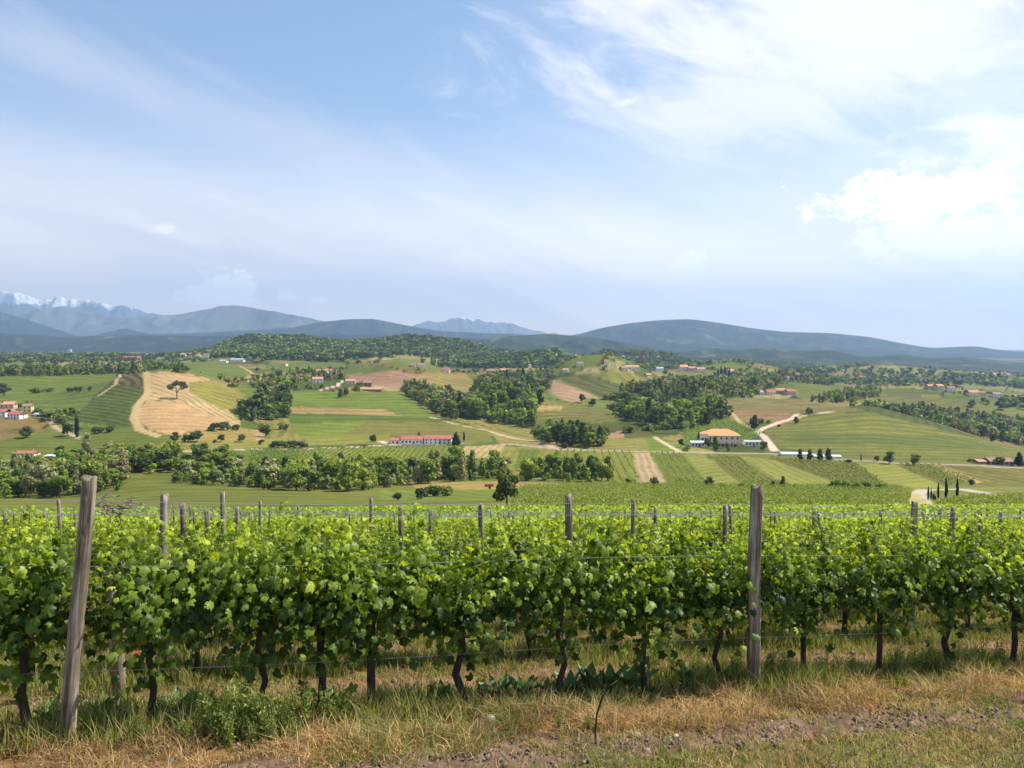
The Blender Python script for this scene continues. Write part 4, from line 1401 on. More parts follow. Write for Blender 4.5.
# single trees and bushes: px, py of the foot, height in px, kind, palette, label
SINGLES = [
    (177, 399, 21, 'spread', 'dark', 'large spreading tree standing alone on the tan hill', 1.0),
    (77, 437, 23, 'cypress', 'conif', 'tall thin cypress beside the left hamlet road', 1.4),
    (68, 436, 16, 'round', 'dark', 'dark tree just left of the left hamlet cypress', 1.1),
    (26, 438, 14, 'round', 'dark', 'round dark tree in the green field below the left hamlet', 1.4),
    (175, 442, 12, 'round', 'dark', 'dark tree below the tan hill, leftmost of its line', 1.3),
    (188, 442, 8, 'bush', 'dark', 'small bush between the two dark trees below the tan hill', 1.1),
    (197, 442, 13, 'round', 'dark', 'dark tree below the tan hill, second of its line', 1.4),
    (221, 442, 9, 'round', 'dark', 'small dark tree below the tan hill beside a low bush', 1.3),
    (215, 443, 4, 'bush', 'dark', 'low bush at the foot of the small dark tree below the tan hill', 1.2),
    (242, 442, 9, 'round', 'dark', 'small round tree standing alone below the tan hill', 1.4),
    (214, 431, 9, 'bush', 'dark', 'bush at the lower edge of the tan hill, left of a pair', 1.1),
    (224, 430, 9, 'bush', 'dark', 'tallest bush at the lower edge of the tan hill', 1.1),
    (236, 430, 6, 'bush', 'dark', 'low bush at the right lower corner of the tan hill', 1.1),
    (266, 437, 13, 'round', 'dark', 'tree on the rough bank right of the tan hill', 1.3),
    (261, 444, 5, 'bush', 'dark', 'small bush beside the sandy patch right of the tan hill', 1.1),
    (286, 432, 9, 'round', 'green', 'slim tree on the rough bank left of the green slope', 1.0),
    (278, 448, 8, 'bush', 'dark', 'dark hedge bush by the left valley track', 1.6),
    (290, 448, 8, 'bush', 'dark', 'middle hedge bush by the left valley track', 1.6),
    (302, 448, 7, 'bush', 'dark', 'right hedge bush by the left valley track', 1.6),
    (373, 442, 9, 'bush', 'dark', 'round tree standing alone left of the long white villa', .7),
    (419, 443, 12, 'conifer', 'dark', 'dark tree in front of the long white villa', 1.3),
    (456, 445, 14, 'conifer', 'conif', 'dark conifer at the right end of the long white villa', 1.5),
    (464, 441, 10, 'cypress', 'conif', 'small cypress right of the conifer by the long white villa', 1.5),
    (507, 507, 44, 'round', 'dark', 'tall dark tree rising above the vines in the centre', .95),
    (88, 455, 22, 'tall', 'silver', 'pale feathery tree at the edge of the left wood', 1.2),
    (60, 456, 12, 'round', 'dark', 'dark tree right of the low red roof', 1.3),
    (341, 398, 10, 'bush', 'dark', 'pair of dark bushes below the farm, left one', .7),
    (346, 396, 9, 'bush', 'dark', 'dark bush below the farm, right of a twin', .7),
    (448, 392, 9, 'round', 'dark', 'small tree alone on the pale slope above the gully', 1.0),
    (655, 487, 11, 'bush', 'dark', 'dark bush at the foot of the pink striped field', .9),
    (628, 484, 7, 'bush', 'dark', 'small bush left of the pink striped field foot', .9),
    (709, 487, 12, 'round', 'dark', 'round tree at the foot of the brown striped field', 1.3),
    (722, 488, 6, 'bush', 'green', 'low green bush right of the round tree below the striped fields', 1.4),
    (741, 489, 6, 'bush', 'dark', 'small dark bush below the brown striped field', .9),
    (773, 488, 8, 'bush', 'dark', 'dark shrub left of the slim young tree in the valley fields', .6),
    (783, 488, 12, 'tall', 'green', 'slim young tree standing in the valley fields', 1.3),
    (795, 489, 5, 'bush', 'green', 'low shrub right of the slim young tree', 1.3),
    (715, 450, 14, 'tall', 'green', 'tree in front of the orange roofed villa', 1.4),
    (729, 452, 9, 'tall', 'silver', 'young pale tree on the lawn of the orange roofed villa', 1.4),
    (708, 448, 10, 'round', 'dark', 'dark tree at the left foot of the orange roofed villa', 1.2),
    (681, 447, 10, 'round', 'dark', 'dark reddish tree left of the orange roofed villa', 1.0),
    (687, 451, 5, 'bush', 'bright', 'bright green bush left of the orange roofed villa drive', 1.6),
    (699, 440, 8, 'tall', 'dark', 'dark tree between the white annexe and the orange roofed villa', 1.2),
    (764, 452, 12, 'round', 'green', 'tree at the junction right of the orange roofed villa', 1.0),
    (755, 430, 15, 'tall', 'dark', 'slim dark tree at the corner of the brown field', 1.3),
    (796, 424, 9, 'round', 'dark', 'round tree beside the white track bend', 1.1),
    (779, 427, 3, 'bush', 'dark', 'tiny bush beside the white track', 1.0),
    (800, 460, 11, 'tall', 'dark', 'first tree in front of the long white shed', 1.4),
    (810, 461, 12, 'tall', 'dark', 'second tree in front of the long white shed', 1.4),
    (820, 461, 12, 'tall', 'dark', 'third tree in front of the long white shed', 1.4),
    (828, 461, 13, 'tall', 'dark', 'rightmost tree in front of the long white shed', 1.5),
    (849, 463, 4, 'bush', 'dark', 'low dark hedge bush on the valley road', 2.2),
    (861, 461, 7, 'cypress', 'conif', 'thin cypress by the valley road left of the rounded tree', 1.3),
    (877, 462, 7, 'round', 'dark', 'small dark tree touching the rounded tree by the valley road', 1.1),
    (889, 464, 14, 'round', 'green', 'rounded tree by the valley road below the big green vineyard', 1.2),
    (914, 465, 12, 'round', 'green', 'second rounded tree by the valley road further right', 1.3),
    (970, 462, 4, 'bush', 'dark', 'low dark bush left of the stone farmhouse', 1.6),
    (1000, 465, 9, 'bush', 'dark', 'dark shrubs in front of the stone farmhouse', 1.5),
    (1019, 466, 15, 'conifer', 'conif', 'dark conifer right of the stone farmhouse', 1.5),
    (928, 500, 15, 'cypress', 'conif', 'leftmost slim cypress by the drive bend', .9),
    (931, 500, 13, 'cypress', 'conif', 'second slim cypress hard against the leftmost one', .9),
    (938, 500, 19, 'cypress', 'conif', 'third cypress by the drive bend, standing in the middle', .8),
    (946, 500, 24, 'cypress', 'conif', 'tallest cypress by the drive bend', .9),
    (957, 500, 23, 'cypress', 'conif', 'rightmost cypress by the drive bend', .9),
    (934, 501, 9, 'bush', 'conif', 'dark shrub between the left cypresses by the drive', .4),
    (971, 485, 6, 'bush', 'dark', 'dark shrub behind the young vine rows on the right', 1.2),
    (835, 489, 10, 'bush', 'bright', 'bright shrub at the left end of the hedge below the striped fields', 1.1),
    (846, 489, 11, 'bush', 'bright', 'second bright shrub of the hedge below the striped fields', 1.1),
    (857, 490, 10, 'bush', 'bright', 'third bright shrub of the hedge below the striped fields', 1.1),
    (868, 490, 11, 'bush', 'green', 'fourth shrub of the hedge below the striped fields', 1.1),
    (880, 490, 8, 'bush', 'green', 'rightmost shrub of the hedge below the striped fields', 1.2),
    (420, 499, 12, 'bush', 'dark', 'dark shrub in the meadow hollow, leftmost of three', 1.2),
    (433, 496, 14, 'bush', 'green', 'tall green shrub in the meadow hollow', 1.2),
    (448, 496, 12, 'bush', 'green', 'right green shrub in the meadow hollow', 1.1),
    (398, 500, 8, 'bush', 'dark', 'low dark shrub at the left end of the meadow hollow', 1.4),
    (565, 448, 6, 'bush', 'dark', 'low bush by the road left of the tree clump', 1.3),
    (582, 403, 10, 'round', 'dark', 'small tree on the bright slope below the pink field', 1.0),
    (592, 406, 9, 'round', 'dark', 'second small tree on the bright slope below the pink field', 1.2),
    (613, 414, 11, 'round', 'dark', 'tree standing left of the dark wood edge', 1.0),
    (540, 404, 15, 'tall', 'dark', 'dark tree at the top left corner of the pink field', 1.5),
    (78, 393, 8, 'round', 'dark', 'round dark tree in the bright field on the upper left', 1.4),
    (90, 391, 5, 'bush', 'dark', 'small round bush in the bright field on the upper left', 1.0),
    (70, 392, 5, 'bush', 'dark', 'bush left of the round dark tree in the upper left field', 1.2),
    (4, 396, 14, 'round', 'dark', 'dark tree at the left edge of the upper field', 1.3),
    (36, 393, 6, 'bush', 'green', 'low hedge bush in the upper left field', 2.0),
    (50, 392, 5, 'bush', 'green', 'second low hedge bush in the upper left field', 2.0),
    (38, 415, 8, 'bush', 'green', 'shrub beside the yellow house', 1.2),
    (50, 418, 8, 'bush', 'dark', 'shrub by the white track of the left hamlet', 1.2),
    (60, 424, 9, 'bush', 'dark', 'larger shrub by the white track of the left hamlet', 1.2),
    (98, 433, 7, 'bush', 'dark', 'dark hedge shrub right of the left cypress', 1.4),
    (110, 432, 6, 'bush', 'dark', 'rightmost hedge shrub right of the left cypress', 1.4),
    (878, 405, 7, 'round', 'dark', 'round tree at the top of the right vineyard hill', 1.2),
    (972, 407, 9, 'round', 'dark', 'dark tree beside the far right field', 1.4),
    (1003, 410, 9, 'round', 'dark', 'second dark tree beside the far right field', 1.4),
]
for s in SINGLES:
    p = hit(s[0], s[1])
    hh = s[2] * p.y / F
    nm = {'cypress': 'cypress_tree', 'conifer': 'conifer_tree', 'bush': 'shrub'}.get(s[3], 'tree')
    tree(nm, s[3], s[4], (s[0] + s[1]) % 3, p, hh, s[5], {'bush': 'shrub', 'cypress': 'cypress', 'conifer': 'conifer'}.get(s[3], 'tree'), None, s[6])

# ------------------------------------------------------------------ vine rows of the distant fields (nobody could count the plants)
def field_rows():
    names = ['vine rows of the yellow green vineyard just below the front slope', 'vine rows beside the drive bend on the right',
             'striped vine rows in front of the long white villa', 'yellow green striped vine rows in the valley floor',
             'bright green vine rows right of the pink strip', 'brown green slanting vine rows below the orange roofed villa',
             'dark slanting vine rows below the long white shed', 'slanting vine rows left of the pale bank on the right',
             'green vine rows rising behind the orange roofed villa']
    k = 0
    rng = np.random.default_rng(3)
    for poly, ca, cb, seg, sp, geo in FIELDS:
        if not geo:
            continue
        v, d = row_vec(seg, sp)
        hp = [hit(*p) for p in poly]
        P = np.array([(p.x, p.y) for p in hp])
        Ym = P[:, 1].mean()
        size = max(.30, Ym / F * .95)
        s = P @ v
        along = P @ np.array([d.x, d.y])
        per_m = 1.7 / size ** 2 * .42
        pts = []
        nrm = np.array([v[0], v[1]]) * sp
        for r in np.arange(math.ceil(s.min()), s.max()):
            n = int((along.max() - along.min()) * per_m)
            a = rng.uniform(along.min(), along.max(), n)
            q = np.outer(np.full(n, r * sp), nrm) + np.outer(a, [d.x, d.y])
            pts.append(q)
        q = np.concatenate(pts)
        q = q + rng.normal(size=q.shape) * .16
        z = H(q[:, 0], q[:, 1])
        px, py = project(q[:, 0], q[:, 1], z)
        m = inpoly(px, py, poly) & (q[:, 1] > 105)
        q, z = q[m], z[m]
        pos = np.stack([q[:, 0], q[:, 1], z + rng.uniform(.45, 1.65, len(q))], 1)
        R = frames(rng.normal(size=(len(q), 3)) + np.array([0, 0, .7]), rng)
        tone = rng.uniform(0, 1, (len(q), 1))
        col = ca * .9 * (1 - tone) + np.array([.30, .36, .07]) * tone
        V, Fq, C = scatter(T_LOW, pos, R, size * rng.uniform(.7, 1.2, len(q)), col)
        tag(link('vineyard_rows', npmesh('vineyard_rows', V, Fq, M['wood_leaf'], C)), names[k], 'vines', kind='stuff')
        k += 1


field_rows()

# ------------------------------------------------------------------ buildings
WALLS = {
    'white': plain('white_plaster', (0.72, 0.70, 0.66), 0.9, 0.08, 0.6),
    'cream': plain('cream_plaster', (0.72, 0.61, 0.46), 0.9, 0.1, 0.6),
    'yellow': plain('yellow_plaster', (0.68, 0.60, 0.26), 0.9, 0.08, 0.6),
    'pink': plain('pink_plaster', (0.60, 0.38, 0.32), 0.9, 0.1, 0.6),
    'stone': plain('stone_wall', (0.34, 0.29, 0.23), 0.95, 0.3, 1.5),
    'brown': plain('brown_wall', (0.26, 0.17, 0.12), 0.9, 0.2, 1.0),
    'grey': plain('grey_wall', (0.42, 0.42, 0.42), 0.9, 0.1, 0.8),
}


def roofmat(name, col):
    m = plain(name, col, 0.85, 0.28, 2.2, 0.03, detail=8)
    return m


ROOFS = {
    'orange': roofmat('orange_tiles', (0.72, 0.30, 0.13)),
    'red': roofmat('red_tiles', (0.36, 0.13, 0.085)),
    'brown': roofmat('brown_tiles', (0.30, 0.17, 0.12)),
    'terracotta': roofmat('terracotta_tiles', (0.48, 0.25, 0.15)),
    'white': roofmat('white_sheeting', (0.55, 0.55, 0.54)),
    'grey': roofmat('grey_sheeting', (0.38, 0.39, 0.40)),
}
M['glass_dark'] = plain('dark_window', (0.03, 0.035, 0.04), 0.15, 0.1, 2)
M['door'] = plain('door_wood', (0.10, 0.06, 0.04), 0.6, 0.2, 3)
M['shade_and_trailer'] = plain('arcade_shade_trailer_dark', (0.09, 0.075, 0.065), 0.9, 0.2, 1)  # dark for the arcade's painted shade, and for trailer wheels and drawbar
M['stonew'] = plain('low_wall_stone', (0.6, 0.58, 0.54), 0.9, 0.15, 1)


def roof_mb(w, d, h, rh, hip, o=0.45, th=0.22):
    b = MB()
    W, D = w / 2 + o, d / 2 + o
    rx = max(W - D * .95, W * .15) if hip else W
    z0, z1 = h - 0.05, h + rh
    top = [(-W, -D, z0), (W, -D, z0), (W, D, z0), (-W, D, z0), (-rx, 0, z1), (rx, 0, z1)]
    b.add(top + [(x, y, z + th) for x, y, z in top],
          [(0, 3, 4), (0, 4, 5, 1), (1, 5, 2), (2, 5, 4, 3),
           (6, 10, 9), (6, 7, 11, 10), (7, 8, 11), (8, 9, 10, 11),
           (0, 1, 7, 6), (1, 2, 8, 7), (2, 3, 9, 8), (3, 0, 6, 9)])
    return b


def house(px, py, wpx, hpx, rpx, d, wall, roof, label, nwin=3, st=1, rz=0.0, hip=False, name='house', cat='house', loc=None, chim=True, barrel=False, door=True):
    p = loc if loc is not None else hit(px, py)
    k = p.y / F
    w, h, rh = wpx * k, hpx * k, max(rpx * k * (1.0 if hip else 0.9), .5)
    rh = min(rh, d * .32) if not barrel else rh
    r = empty(name, (p.x, p.y + d * .4, p.z), rz)
    tag(r, label, cat)
    b = MB()
    b.box((0, 0, h / 2 - 2.0), (w, d, h + 4.0))
    if not hip and not barrel:
        for s in (-1, 1):
            x = s * (w / 2)
            x2 = s * (w / 2 - .25)
            b.add([(x, -d / 2, h), (x, d / 2, h), (x, 0, h + rh * .97), (x2, -d / 2, h), (x2, d / 2, h), (x2, 0, h + rh * .97)],
                  [(0, 1, 2), (3, 5, 4), (0, 2, 5, 3), (1, 4, 5, 2)])
    b.build('wall', WALLS[wall], r)
    if barrel:
        b = MB()
        n = 10
        vs = []
        for i in range(n + 1):
            a = math.pi * i / n
            for x in (-w / 2 - .3, w / 2 + .3):
                vs.append((x, -math.cos(a) * (d / 2 + .3), h + math.sin(a) * rh))
        b.add(vs, [(2 * i, 2 * i + 1, 2 * i + 3, 2 * i + 2) for i in range(n)] + [tuple(range(0, 2 * n + 2, 2))[::-1], tuple(range(1, 2 * n + 3, 2))])
        rf = b.build('roof', ROOFS[roof], r)
    else:
        rf = roof_mb(w, d, h, rh, hip).build('roof', ROOFS[roof], r)
    if chim and not barrel:
        c = MB()
        c.box((w * .22, d * .12, h + rh * .8 + .3), (.7, .7, 1.8))
        c.build('chimney', WALLS['stone'], rf)
    if nwin and p.y < 2600:
        ww = min(1.1, w / (nwin * 1.7))
        for s_ in range(st):
            zc = h * (s_ + .55) / st
            wh = min(1.5, h / st * .5)
            for i in range(nwin):
                x = -w / 2 + w * (i + .5) / nwin
                if door and s_ == 0 and i == nwin // 2:
                    q = MB()
                    q.box((x, -d / 2 - .03, 1.05), (ww * 1.1, .08, 2.1))
                    q.build('door', M['door'], r)
                    continue
                q = MB()
                q.box((x, -d / 2 - .03, zc), (ww, .08, wh))
                q.build('window', M['glass_dark'], r)
        for s_ in range(st):
            q = MB()
            q.box((w / 2 + .03, 0, h * (s_ + .55) / st), (.08, ww, min(1.5, h / st * .5)))
            q.build('window', M['glass_dark'], r)
    return r


# the orange roofed villa by the road
pv = hit(722, 446)
kv = pv.y / F
v = house(722, 446, 37, 10.5, 5.5, 15, 'cream', 'orange', 'large cream villa with an orange tiled hip roof beside the valley road', 7, 2, -0.12, True, 'villa', 'villa')
b = MB()
b.box((-17 * kv, -6.4, 6.2 * kv - 1.0), (7.5 * kv, 5.4, 12.6 * kv + 2))
b.build('corner_tower', WALLS['cream'], v)
tw = [o for o in v.children if o.name.startswith('corner_tower')][0]
for zz in (3.2, 7.2):
    for xx in (-18.7, -15.3):
        q = MB()
        q.box((xx * kv, -9.13, zz * kv), (1.5, .1, 1.9))
        q.build('window', M['glass_dark'], tw)
b = roof_mb(7.5 * kv, 5.0, 0, 1.4, True)
o = b.build('tower_roof', ROOFS['orange'], tw)
o.location = (-17 * kv, -6.4, 12.4 * kv)
b = MB()
b.box((3.5 * kv, -8.6, 1.2 * kv), (25 * kv, 2.2, 3.0 * kv))
b.build('arcade_shade', M['shade_and_trailer'], v)  # solid dark box: shade inside the arcade put into its colour
b = MB()
b.box((3.5 * kv, -8.8, 2.9 * kv), (25.6 * kv, 3.0, .35))
b.build('canopy', ROOFS['brown'], v)
for i in range(7):
    b = MB()
    b.box(((-9 + i * 4) * kv, -9.85, 1.15 * kv), (.5, .3, 3.0 * kv))
    b.build('pillar', WALLS['cream'], v)
house(698, 447, 13, 4.5, 1, 9, 'white', 'white', 'low white annexe left of the orange roofed villa', 4, 1, -0.05, False, 'annexe', 'building', chim=False)
house(754, 446, 17, 4.2, 1, 10, 'white', 'grey', 'low white outbuilding right of the orange roofed villa', 5, 1, -0.1, False, 'outbuilding', 'building', chim=False)
house(797, 456, 30, 1.7, 1.8, 7, 'white', 'white', 'long white shed with a rounded roof beside the valley road', 0, 1, -0.10, False, 'long_shed', 'shed', chim=False, barrel=True)
house(828, 458, 26, 1.6, 1.1, 6, 'white', 'white', 'lower white shed continuing behind four trees by the valley road', 0, 1, -0.12, False, 'long_shed', 'shed', chim=False, barrel=True)

# the long white villa
house(397, 444, 13, 3.6, 2.2, 9, 'white', 'red', 'left end house of the long white villa, with a dark porch', 3, 1, 0.1, False)
house(412, 444, 22, 4.6, 3.0, 10, 'white', 'red', 'middle house of the long white villa under a red roof', 6, 1, 0.0, False)
house(438, 444, 27, 5.2, 3.2, 11, 'white', 'red', 'right and tallest house of the long white villa under a red roof', 6, 2, -0.03, False)
pw = hit(418, 446)
b = MB()
b.box((0, 0, .5), (34 * pw.y / F, .5, 1.6))
tag(b.build('garden_wall', M['stonew'], None, loc=pw), 'white garden wall in front of the long white villa', 'wall')
pw = hit(464, 459)
house(464, 459, 6, 2, 1.0, 3, 'brown', 'brown', 'small brown hut beside the tan striped plot', 1, 1, 0, False, 'hut', 'hut', chim=False)
house(25, 456, 18, 2.4, 2.4, 8, 'white', 'red', 'long low house with a red roof behind the left wood', 4, 1, 0.05)
house(55, 458, 20, 1.8, .8, 8, 'grey', 'white', 'low pale shed beside the red roofed house behind the left wood', 0, 1, 0, False, 'shed', 'shed', chim=False)
# left hamlet
HS = [
    (6, 409, 13, 4.5, 3, 9, 'pink', 'terracotta', 'pink house with a terracotta roof at the top of the left hamlet', 3, 2, .2),
    (0, 417, 12, 5, 3, 9, 'white', 'red', 'white house at the left edge of the left hamlet', 3, 2, 0),
    (15, 419, 14, 4.6, 3, 9, 'white', 'red', 'white house with a red roof at the bottom of the left hamlet', 4, 2, -.2),
    (26, 412, 8, 6, 2.2, 8, 'yellow', 'brown', 'bright yellow house at the right of the left hamlet', 2, 2, .3),
    (38, 417, 8, 2.5, 1.4, 6, 'grey', 'grey', 'small grey shed right of the yellow house', 1, 1, 0),
    # farm in the centre
    (317, 383, 10, 4, 2.2, 9, 'white', 'terracotta', 'white fronted farmhouse of the central farm', 3, 2, .3),
    (322, 374, 12, 3, 2.4, 10, 'cream', 'terracotta', 'upper house of the central farm among trees', 3, 1, -.1),
    (333, 374, 7, 3.4, 1.6, 8, 'white', 'brown', 'small pale house right of the upper farm house', 2, 2, .2),
    (350, 384, 9, 3, 2, 9, 'cream', 'terracotta', 'farm house left of the long terracotta barn', 3, 1, .1),
    (364, 386, 16, 3.2, 2.6, 11, 'brown', 'brown', 'dark fronted farm barn with a brown roof', 4, 1, -.05),
    (369, 391, 26, 1.6, 2.2, 10, 'brown', 'terracotta', 'long low barn with a terracotta roof below the farm', 0, 1, -.03),
    (421, 368, 7, 3, 1.6, 10, 'white', 'brown', 'lone white house below the wooded ridge', 3, 1, .2),
    (413, 367, 5, 2.2, 1.2, 8, 'cream', 'brown', 'small cream house beside the lone white one below the ridge', 2, 1, 0),
    (492, 374, 11, 3, 2, 11, 'stone', 'brown', 'dark stone farm on the crest right of the pink field', 3, 1, 0),
    (503, 373, 6, 3, 1.8, 9, 'pink', 'terracotta', 'small reddish house right of the dark stone farm', 2, 1, .3),
    # upper left
    (127, 360, 28, 1.8, 2.2, 20, 'stone', 'red', 'long barn with a red roof above the left tree belt', 5, 1, 0),
    (114, 360, 5, 2.2, 1.5, 14, 'cream', 'red', 'small red roofed house left of the long red barn', 1, 1, .2),
    (183, 358, 5, 3.5, 1.5, 12, 'white', 'terracotta', 'white house at the left of the upper left village', 2, 1, 0),
    (190, 357, 6, 2.8, 1.5, 12, 'cream', 'brown', 'cream house in the upper left village', 2, 1, .2),
    (198, 358, 4, 2.6, 1.4, 12, 'white', 'terracotta', 'small white house in the middle of the upper left village', 2, 1, -.2),
    (206, 359, 6, 4.2, 1.2, 12, 'white', 'brown', 'tall white house at the right of the upper left village', 2, 2, 0),
    (223, 363, 7, 2.2, 1.0, 12, 'white', 'grey', 'white farm shed right of the upper left village', 2, 1, 0),
    (237, 362, 13, 2.4, 1.2, 12, 'white', 'grey', 'long white farm shed on the green slope', 3, 1, 0),
    # upper centre hill village
    (632, 370, 14, 3, 1.8, 14, 'cream', 'terracotta', 'long cream house on the crest of the central hill', 4, 1, 0),
    (624, 371, 6, 3, 1.6, 12, 'cream', 'brown', 'small cream house left of the long crest house', 2, 1, .2),
    (660, 371, 7, 2.6, 1.4, 14, 'white', 'grey', 'white house between the crest houses', 3, 1, 0),
    (684, 371, 8, 4, 2.4, 14, 'cream', 'orange', 'house with a bright orange roof on the central crest', 3, 2, .1),
    (692, 371, 7, 3, 1.8, 13, 'pink', 'terracotta', 'pink house right of the bright orange roof', 2, 1, -.1),
    (701, 372, 8, 3, 1.8, 13, 'cream', 'terracotta', 'cream house further right on the central crest', 3, 1, 0),
    (731, 375, 6, 4, 2, 13, 'white', 'terracotta', 'white house behind the dark cypress group', 2, 2, .2),
    (742, 377, 6, 3, 1.6, 12, 'stone', 'brown', 'stone house right of the dark cypress group', 2, 1, 0),
    (739, 391, 12, 3, 2, 11, 'brown', 'red', 'red roofed house half hidden by the upper slope trees', 3, 1, 0),
    (760, 395, 6, 3, 1.4, 9, 'white', 'grey', 'white house beside the track above the brown field', 2, 1, .1),
    (771, 395, 9, 3, 2.2, 10, 'cream', 'red', 'leftmost house of the red roofed hamlet above the brown field', 3, 1, .1),
    (781, 394, 9, 3.4, 2.6, 10, 'stone', 'terracotta', 'middle house of the red roofed hamlet above the brown field', 3, 1, -.2),
    (791, 395, 9, 3.6, 2.4, 10, 'pink', 'red', 'rightmost house of the red roofed hamlet above the brown field', 3, 1, .2),
    (786, 381, 7, 3, 1.6, 12, 'white', 'brown', 'white house on the upper slope above the red hamlet', 2, 1, 0),
    (808, 381, 6, 2.6, 1.4, 12, 'white', 'terracotta', 'small white house on the far upper slope', 2, 1, .2),
    (900, 384, 6, 3, 1.4, 14, 'white', 'brown', 'white house alone above the right tree line', 2, 1, 0),
    (931, 389, 6, 3, 1.6, 13, 'pink', 'terracotta', 'pink house at the left of the right hamlet', 2, 1, 0),
    (940, 390, 7, 4, 2, 13, 'cream', 'terracotta', 'cream house in the middle of the right hamlet', 3, 2, .2),
    (952, 392, 7, 4, 1.6, 13, 'white', 'brown', 'white house at the right of the right hamlet', 3, 2, -.2),
    (974, 396, 10, 3.6, 2.2, 12, 'cream', 'terracotta', 'large cream house of the far right hamlet', 3, 1, 0),
    (983, 396, 5, 3.2, 1.6, 11, 'pink', 'red', 'narrow pink house of the far right hamlet', 2, 1, 0),
    (997, 398, 8, 4, 1.8, 12, 'white', 'brown', 'white house of the far right hamlet', 3, 2, .1),
    (1019, 400, 8, 3.4, 2, 12, 'stone', 'brown', 'stone house at the right edge of the picture on the slope', 3, 1, 0),
    (1002, 465, 22, 3.4, 3, 10, 'stone', 'brown', 'stone farmhouse with a brown roof beside the dark conifer', 5, 1, -.1),
    (984, 464, 12, 2.4, 1.4, 7, 'stone', 'terracotta', 'low outbuilding left of the stone farmhouse', 2, 1, 0),
]
for h_ in HS:
    house(*h_[:9], h_[9], h_[10], h_[11])


FARM = [(300, 377, 'w'), (284, 366, 'c'), (446, 372, 'w'), (470, 366, 'w'), (528, 368, 'c'), (545, 378, 'c'), (566, 372, 'w'), (580, 366, 'c'), (606, 364, 'w'), (648, 377, 'c'), (712, 378, 'w'), (722, 384, 'c'),
        (752, 381, 'w'), (765, 377, 'c'), (798, 377, 'w'), (822, 383, 'c'), (838, 378, 'w'), (862, 380, 'c'), (884, 378, 'w'), (912, 376, 'c'), (925, 382, 'w'), (944, 380, 'c'), (160, 361, 'w'), (148, 357, 'c'), (88, 356, 'w'), (70, 352, 'c'), (40, 357, 'w')]
for i, (x, y, c_) in enumerate(FARM):
    p = hit(x, y)
    r = house(x, y, 4 + (i * 7 % 5) * .7, 2.2 + (i % 3) * .4, 1.4, 9, {'w': 'white', 'c': 'cream'}[c_], ['terracotta', 'brown', 'red'][i % 3],
              'small scattered farmhouse among trees on the far slopes', 2, 1, (i % 5 - 2) * .25, loc=p, chim=False)
    r['group'] = 'scattered farmhouses on the far slopes'


def far_house(px, py, Y, wpx, hpx, wall, roof, label, group):
    z = yz(py, Y)
    p = Vector(((px - 512) / F * Y, Y, z))
    r = house(px, py, wpx, hpx, hpx * .5, 12, wall, roof, label, 0, 1, random.uniform(-.5, .5), False, loc=p, chim=False)
    r['group'] = group


for i in range(9):
    far_house(538 + i * 3.1 + random.uniform(-1, 1), 335.4 + abs(i - 4) * .25, 5195, random.uniform(2, 3.2), random.uniform(1.2, 2.2), random.choice(['white', 'cream', 'pink']), 'terracotta',
              'tiny pale house of the village on the wooded hilltop', 'houses of the hilltop village')
for i in range(16):
    x = 966 + random.uniform(0, 46)
    p = hit(x, 376 - random.uniform(0, 3))
    r = house(x, 376, random.uniform(2.2, 4), random.uniform(1.2, 2.0), .9, 12, random.choice(['white', 'cream', 'pink']), random.choice(['terracotta', 'brown']),
              'tiny house of the distant village on the far right slope', 0, 1, random.uniform(-.6, .6), loc=p, chim=False)
    r['group'] = 'houses of the distant village on the right'
for i in range(8):
    x = 622 + random.uniform(0, 40)
    p = hit(x, 360 - random.uniform(0, 2), 2500)
    r = house(x, 358, random.uniform(2, 3.5), random.uniform(1.2, 2), .8, 12, random.choice(['white', 'cream']), random.choice(['terracotta', 'brown']),
              'tiny house scattered below the rounded hill in the centre distance', 0, 1, random.uniform(-.6, .6), loc=p, chim=False)
    r['group'] = 'houses below the rounded hill'
for i, (x, y, hh) in enumerate([(718, 377, 9), (721, 377, 11), (725, 378, 12), (729, 378, 10)]):
    p = hit(x, y)
    tree('cypress_tree', 'cypress', 'conif', i % 3, p, hh * p.y / F, 'dark cypress in the tight group beside the upper village', 'cypress', 'cypresses of the upper village', 1.8)

# small red trailer in the meadow
pt = hit(489, 489)
r = empty('farm_trailer', pt, .1)
tag(r, 'small red farm trailer parked in the meadow hollow', 'trailer')
b = MB()
b.box((0, 0, 1.1), (3.4, 1.7, .12))
for s in (-1, 1):
    b.box((0, s * .85, 1.4), (3.4, .06, .6))
    b.box((s * 1.7, 0, 1.4), (.06, 1.64, .6))
b.build('cargo_box', plain('red_paint', (0.35, 0.06, 0.04), 0.6, 0.3, 2), r)
for s in (-1, 1):
    b = MB()
    b.tube([(.3, s * .95, .45), (.3, s * .75, .45)], .45, 14)
    b.build('wheel', M['shade_and_trailer'], r)
b = MB()
b.tube([(1.7, 0, 1.0), (3.0, 0, .5)], .05, 6)
b.build('drawbar', M['shade_and_trailer'], r)

# ------------------------------------------------------------------ the front vineyard
def row_y(n, x):
    return ROW_Y0 + n * ROW_S + ROW_K * x


def row_x(n, px):
    t = (px - 512) / F
    return (ROW_Y0 + n * ROW_S) * t / (1 - ROW_K * t)


ROW_A = math.atan(ROW_K)
DKV, MDV, LTV = np.array((.018, .044, .005)), np.array((.110, .180, .013)), np.array((.42, .50, .06))  # lighter means younger leaf; dark end also paints shade inside the canopy


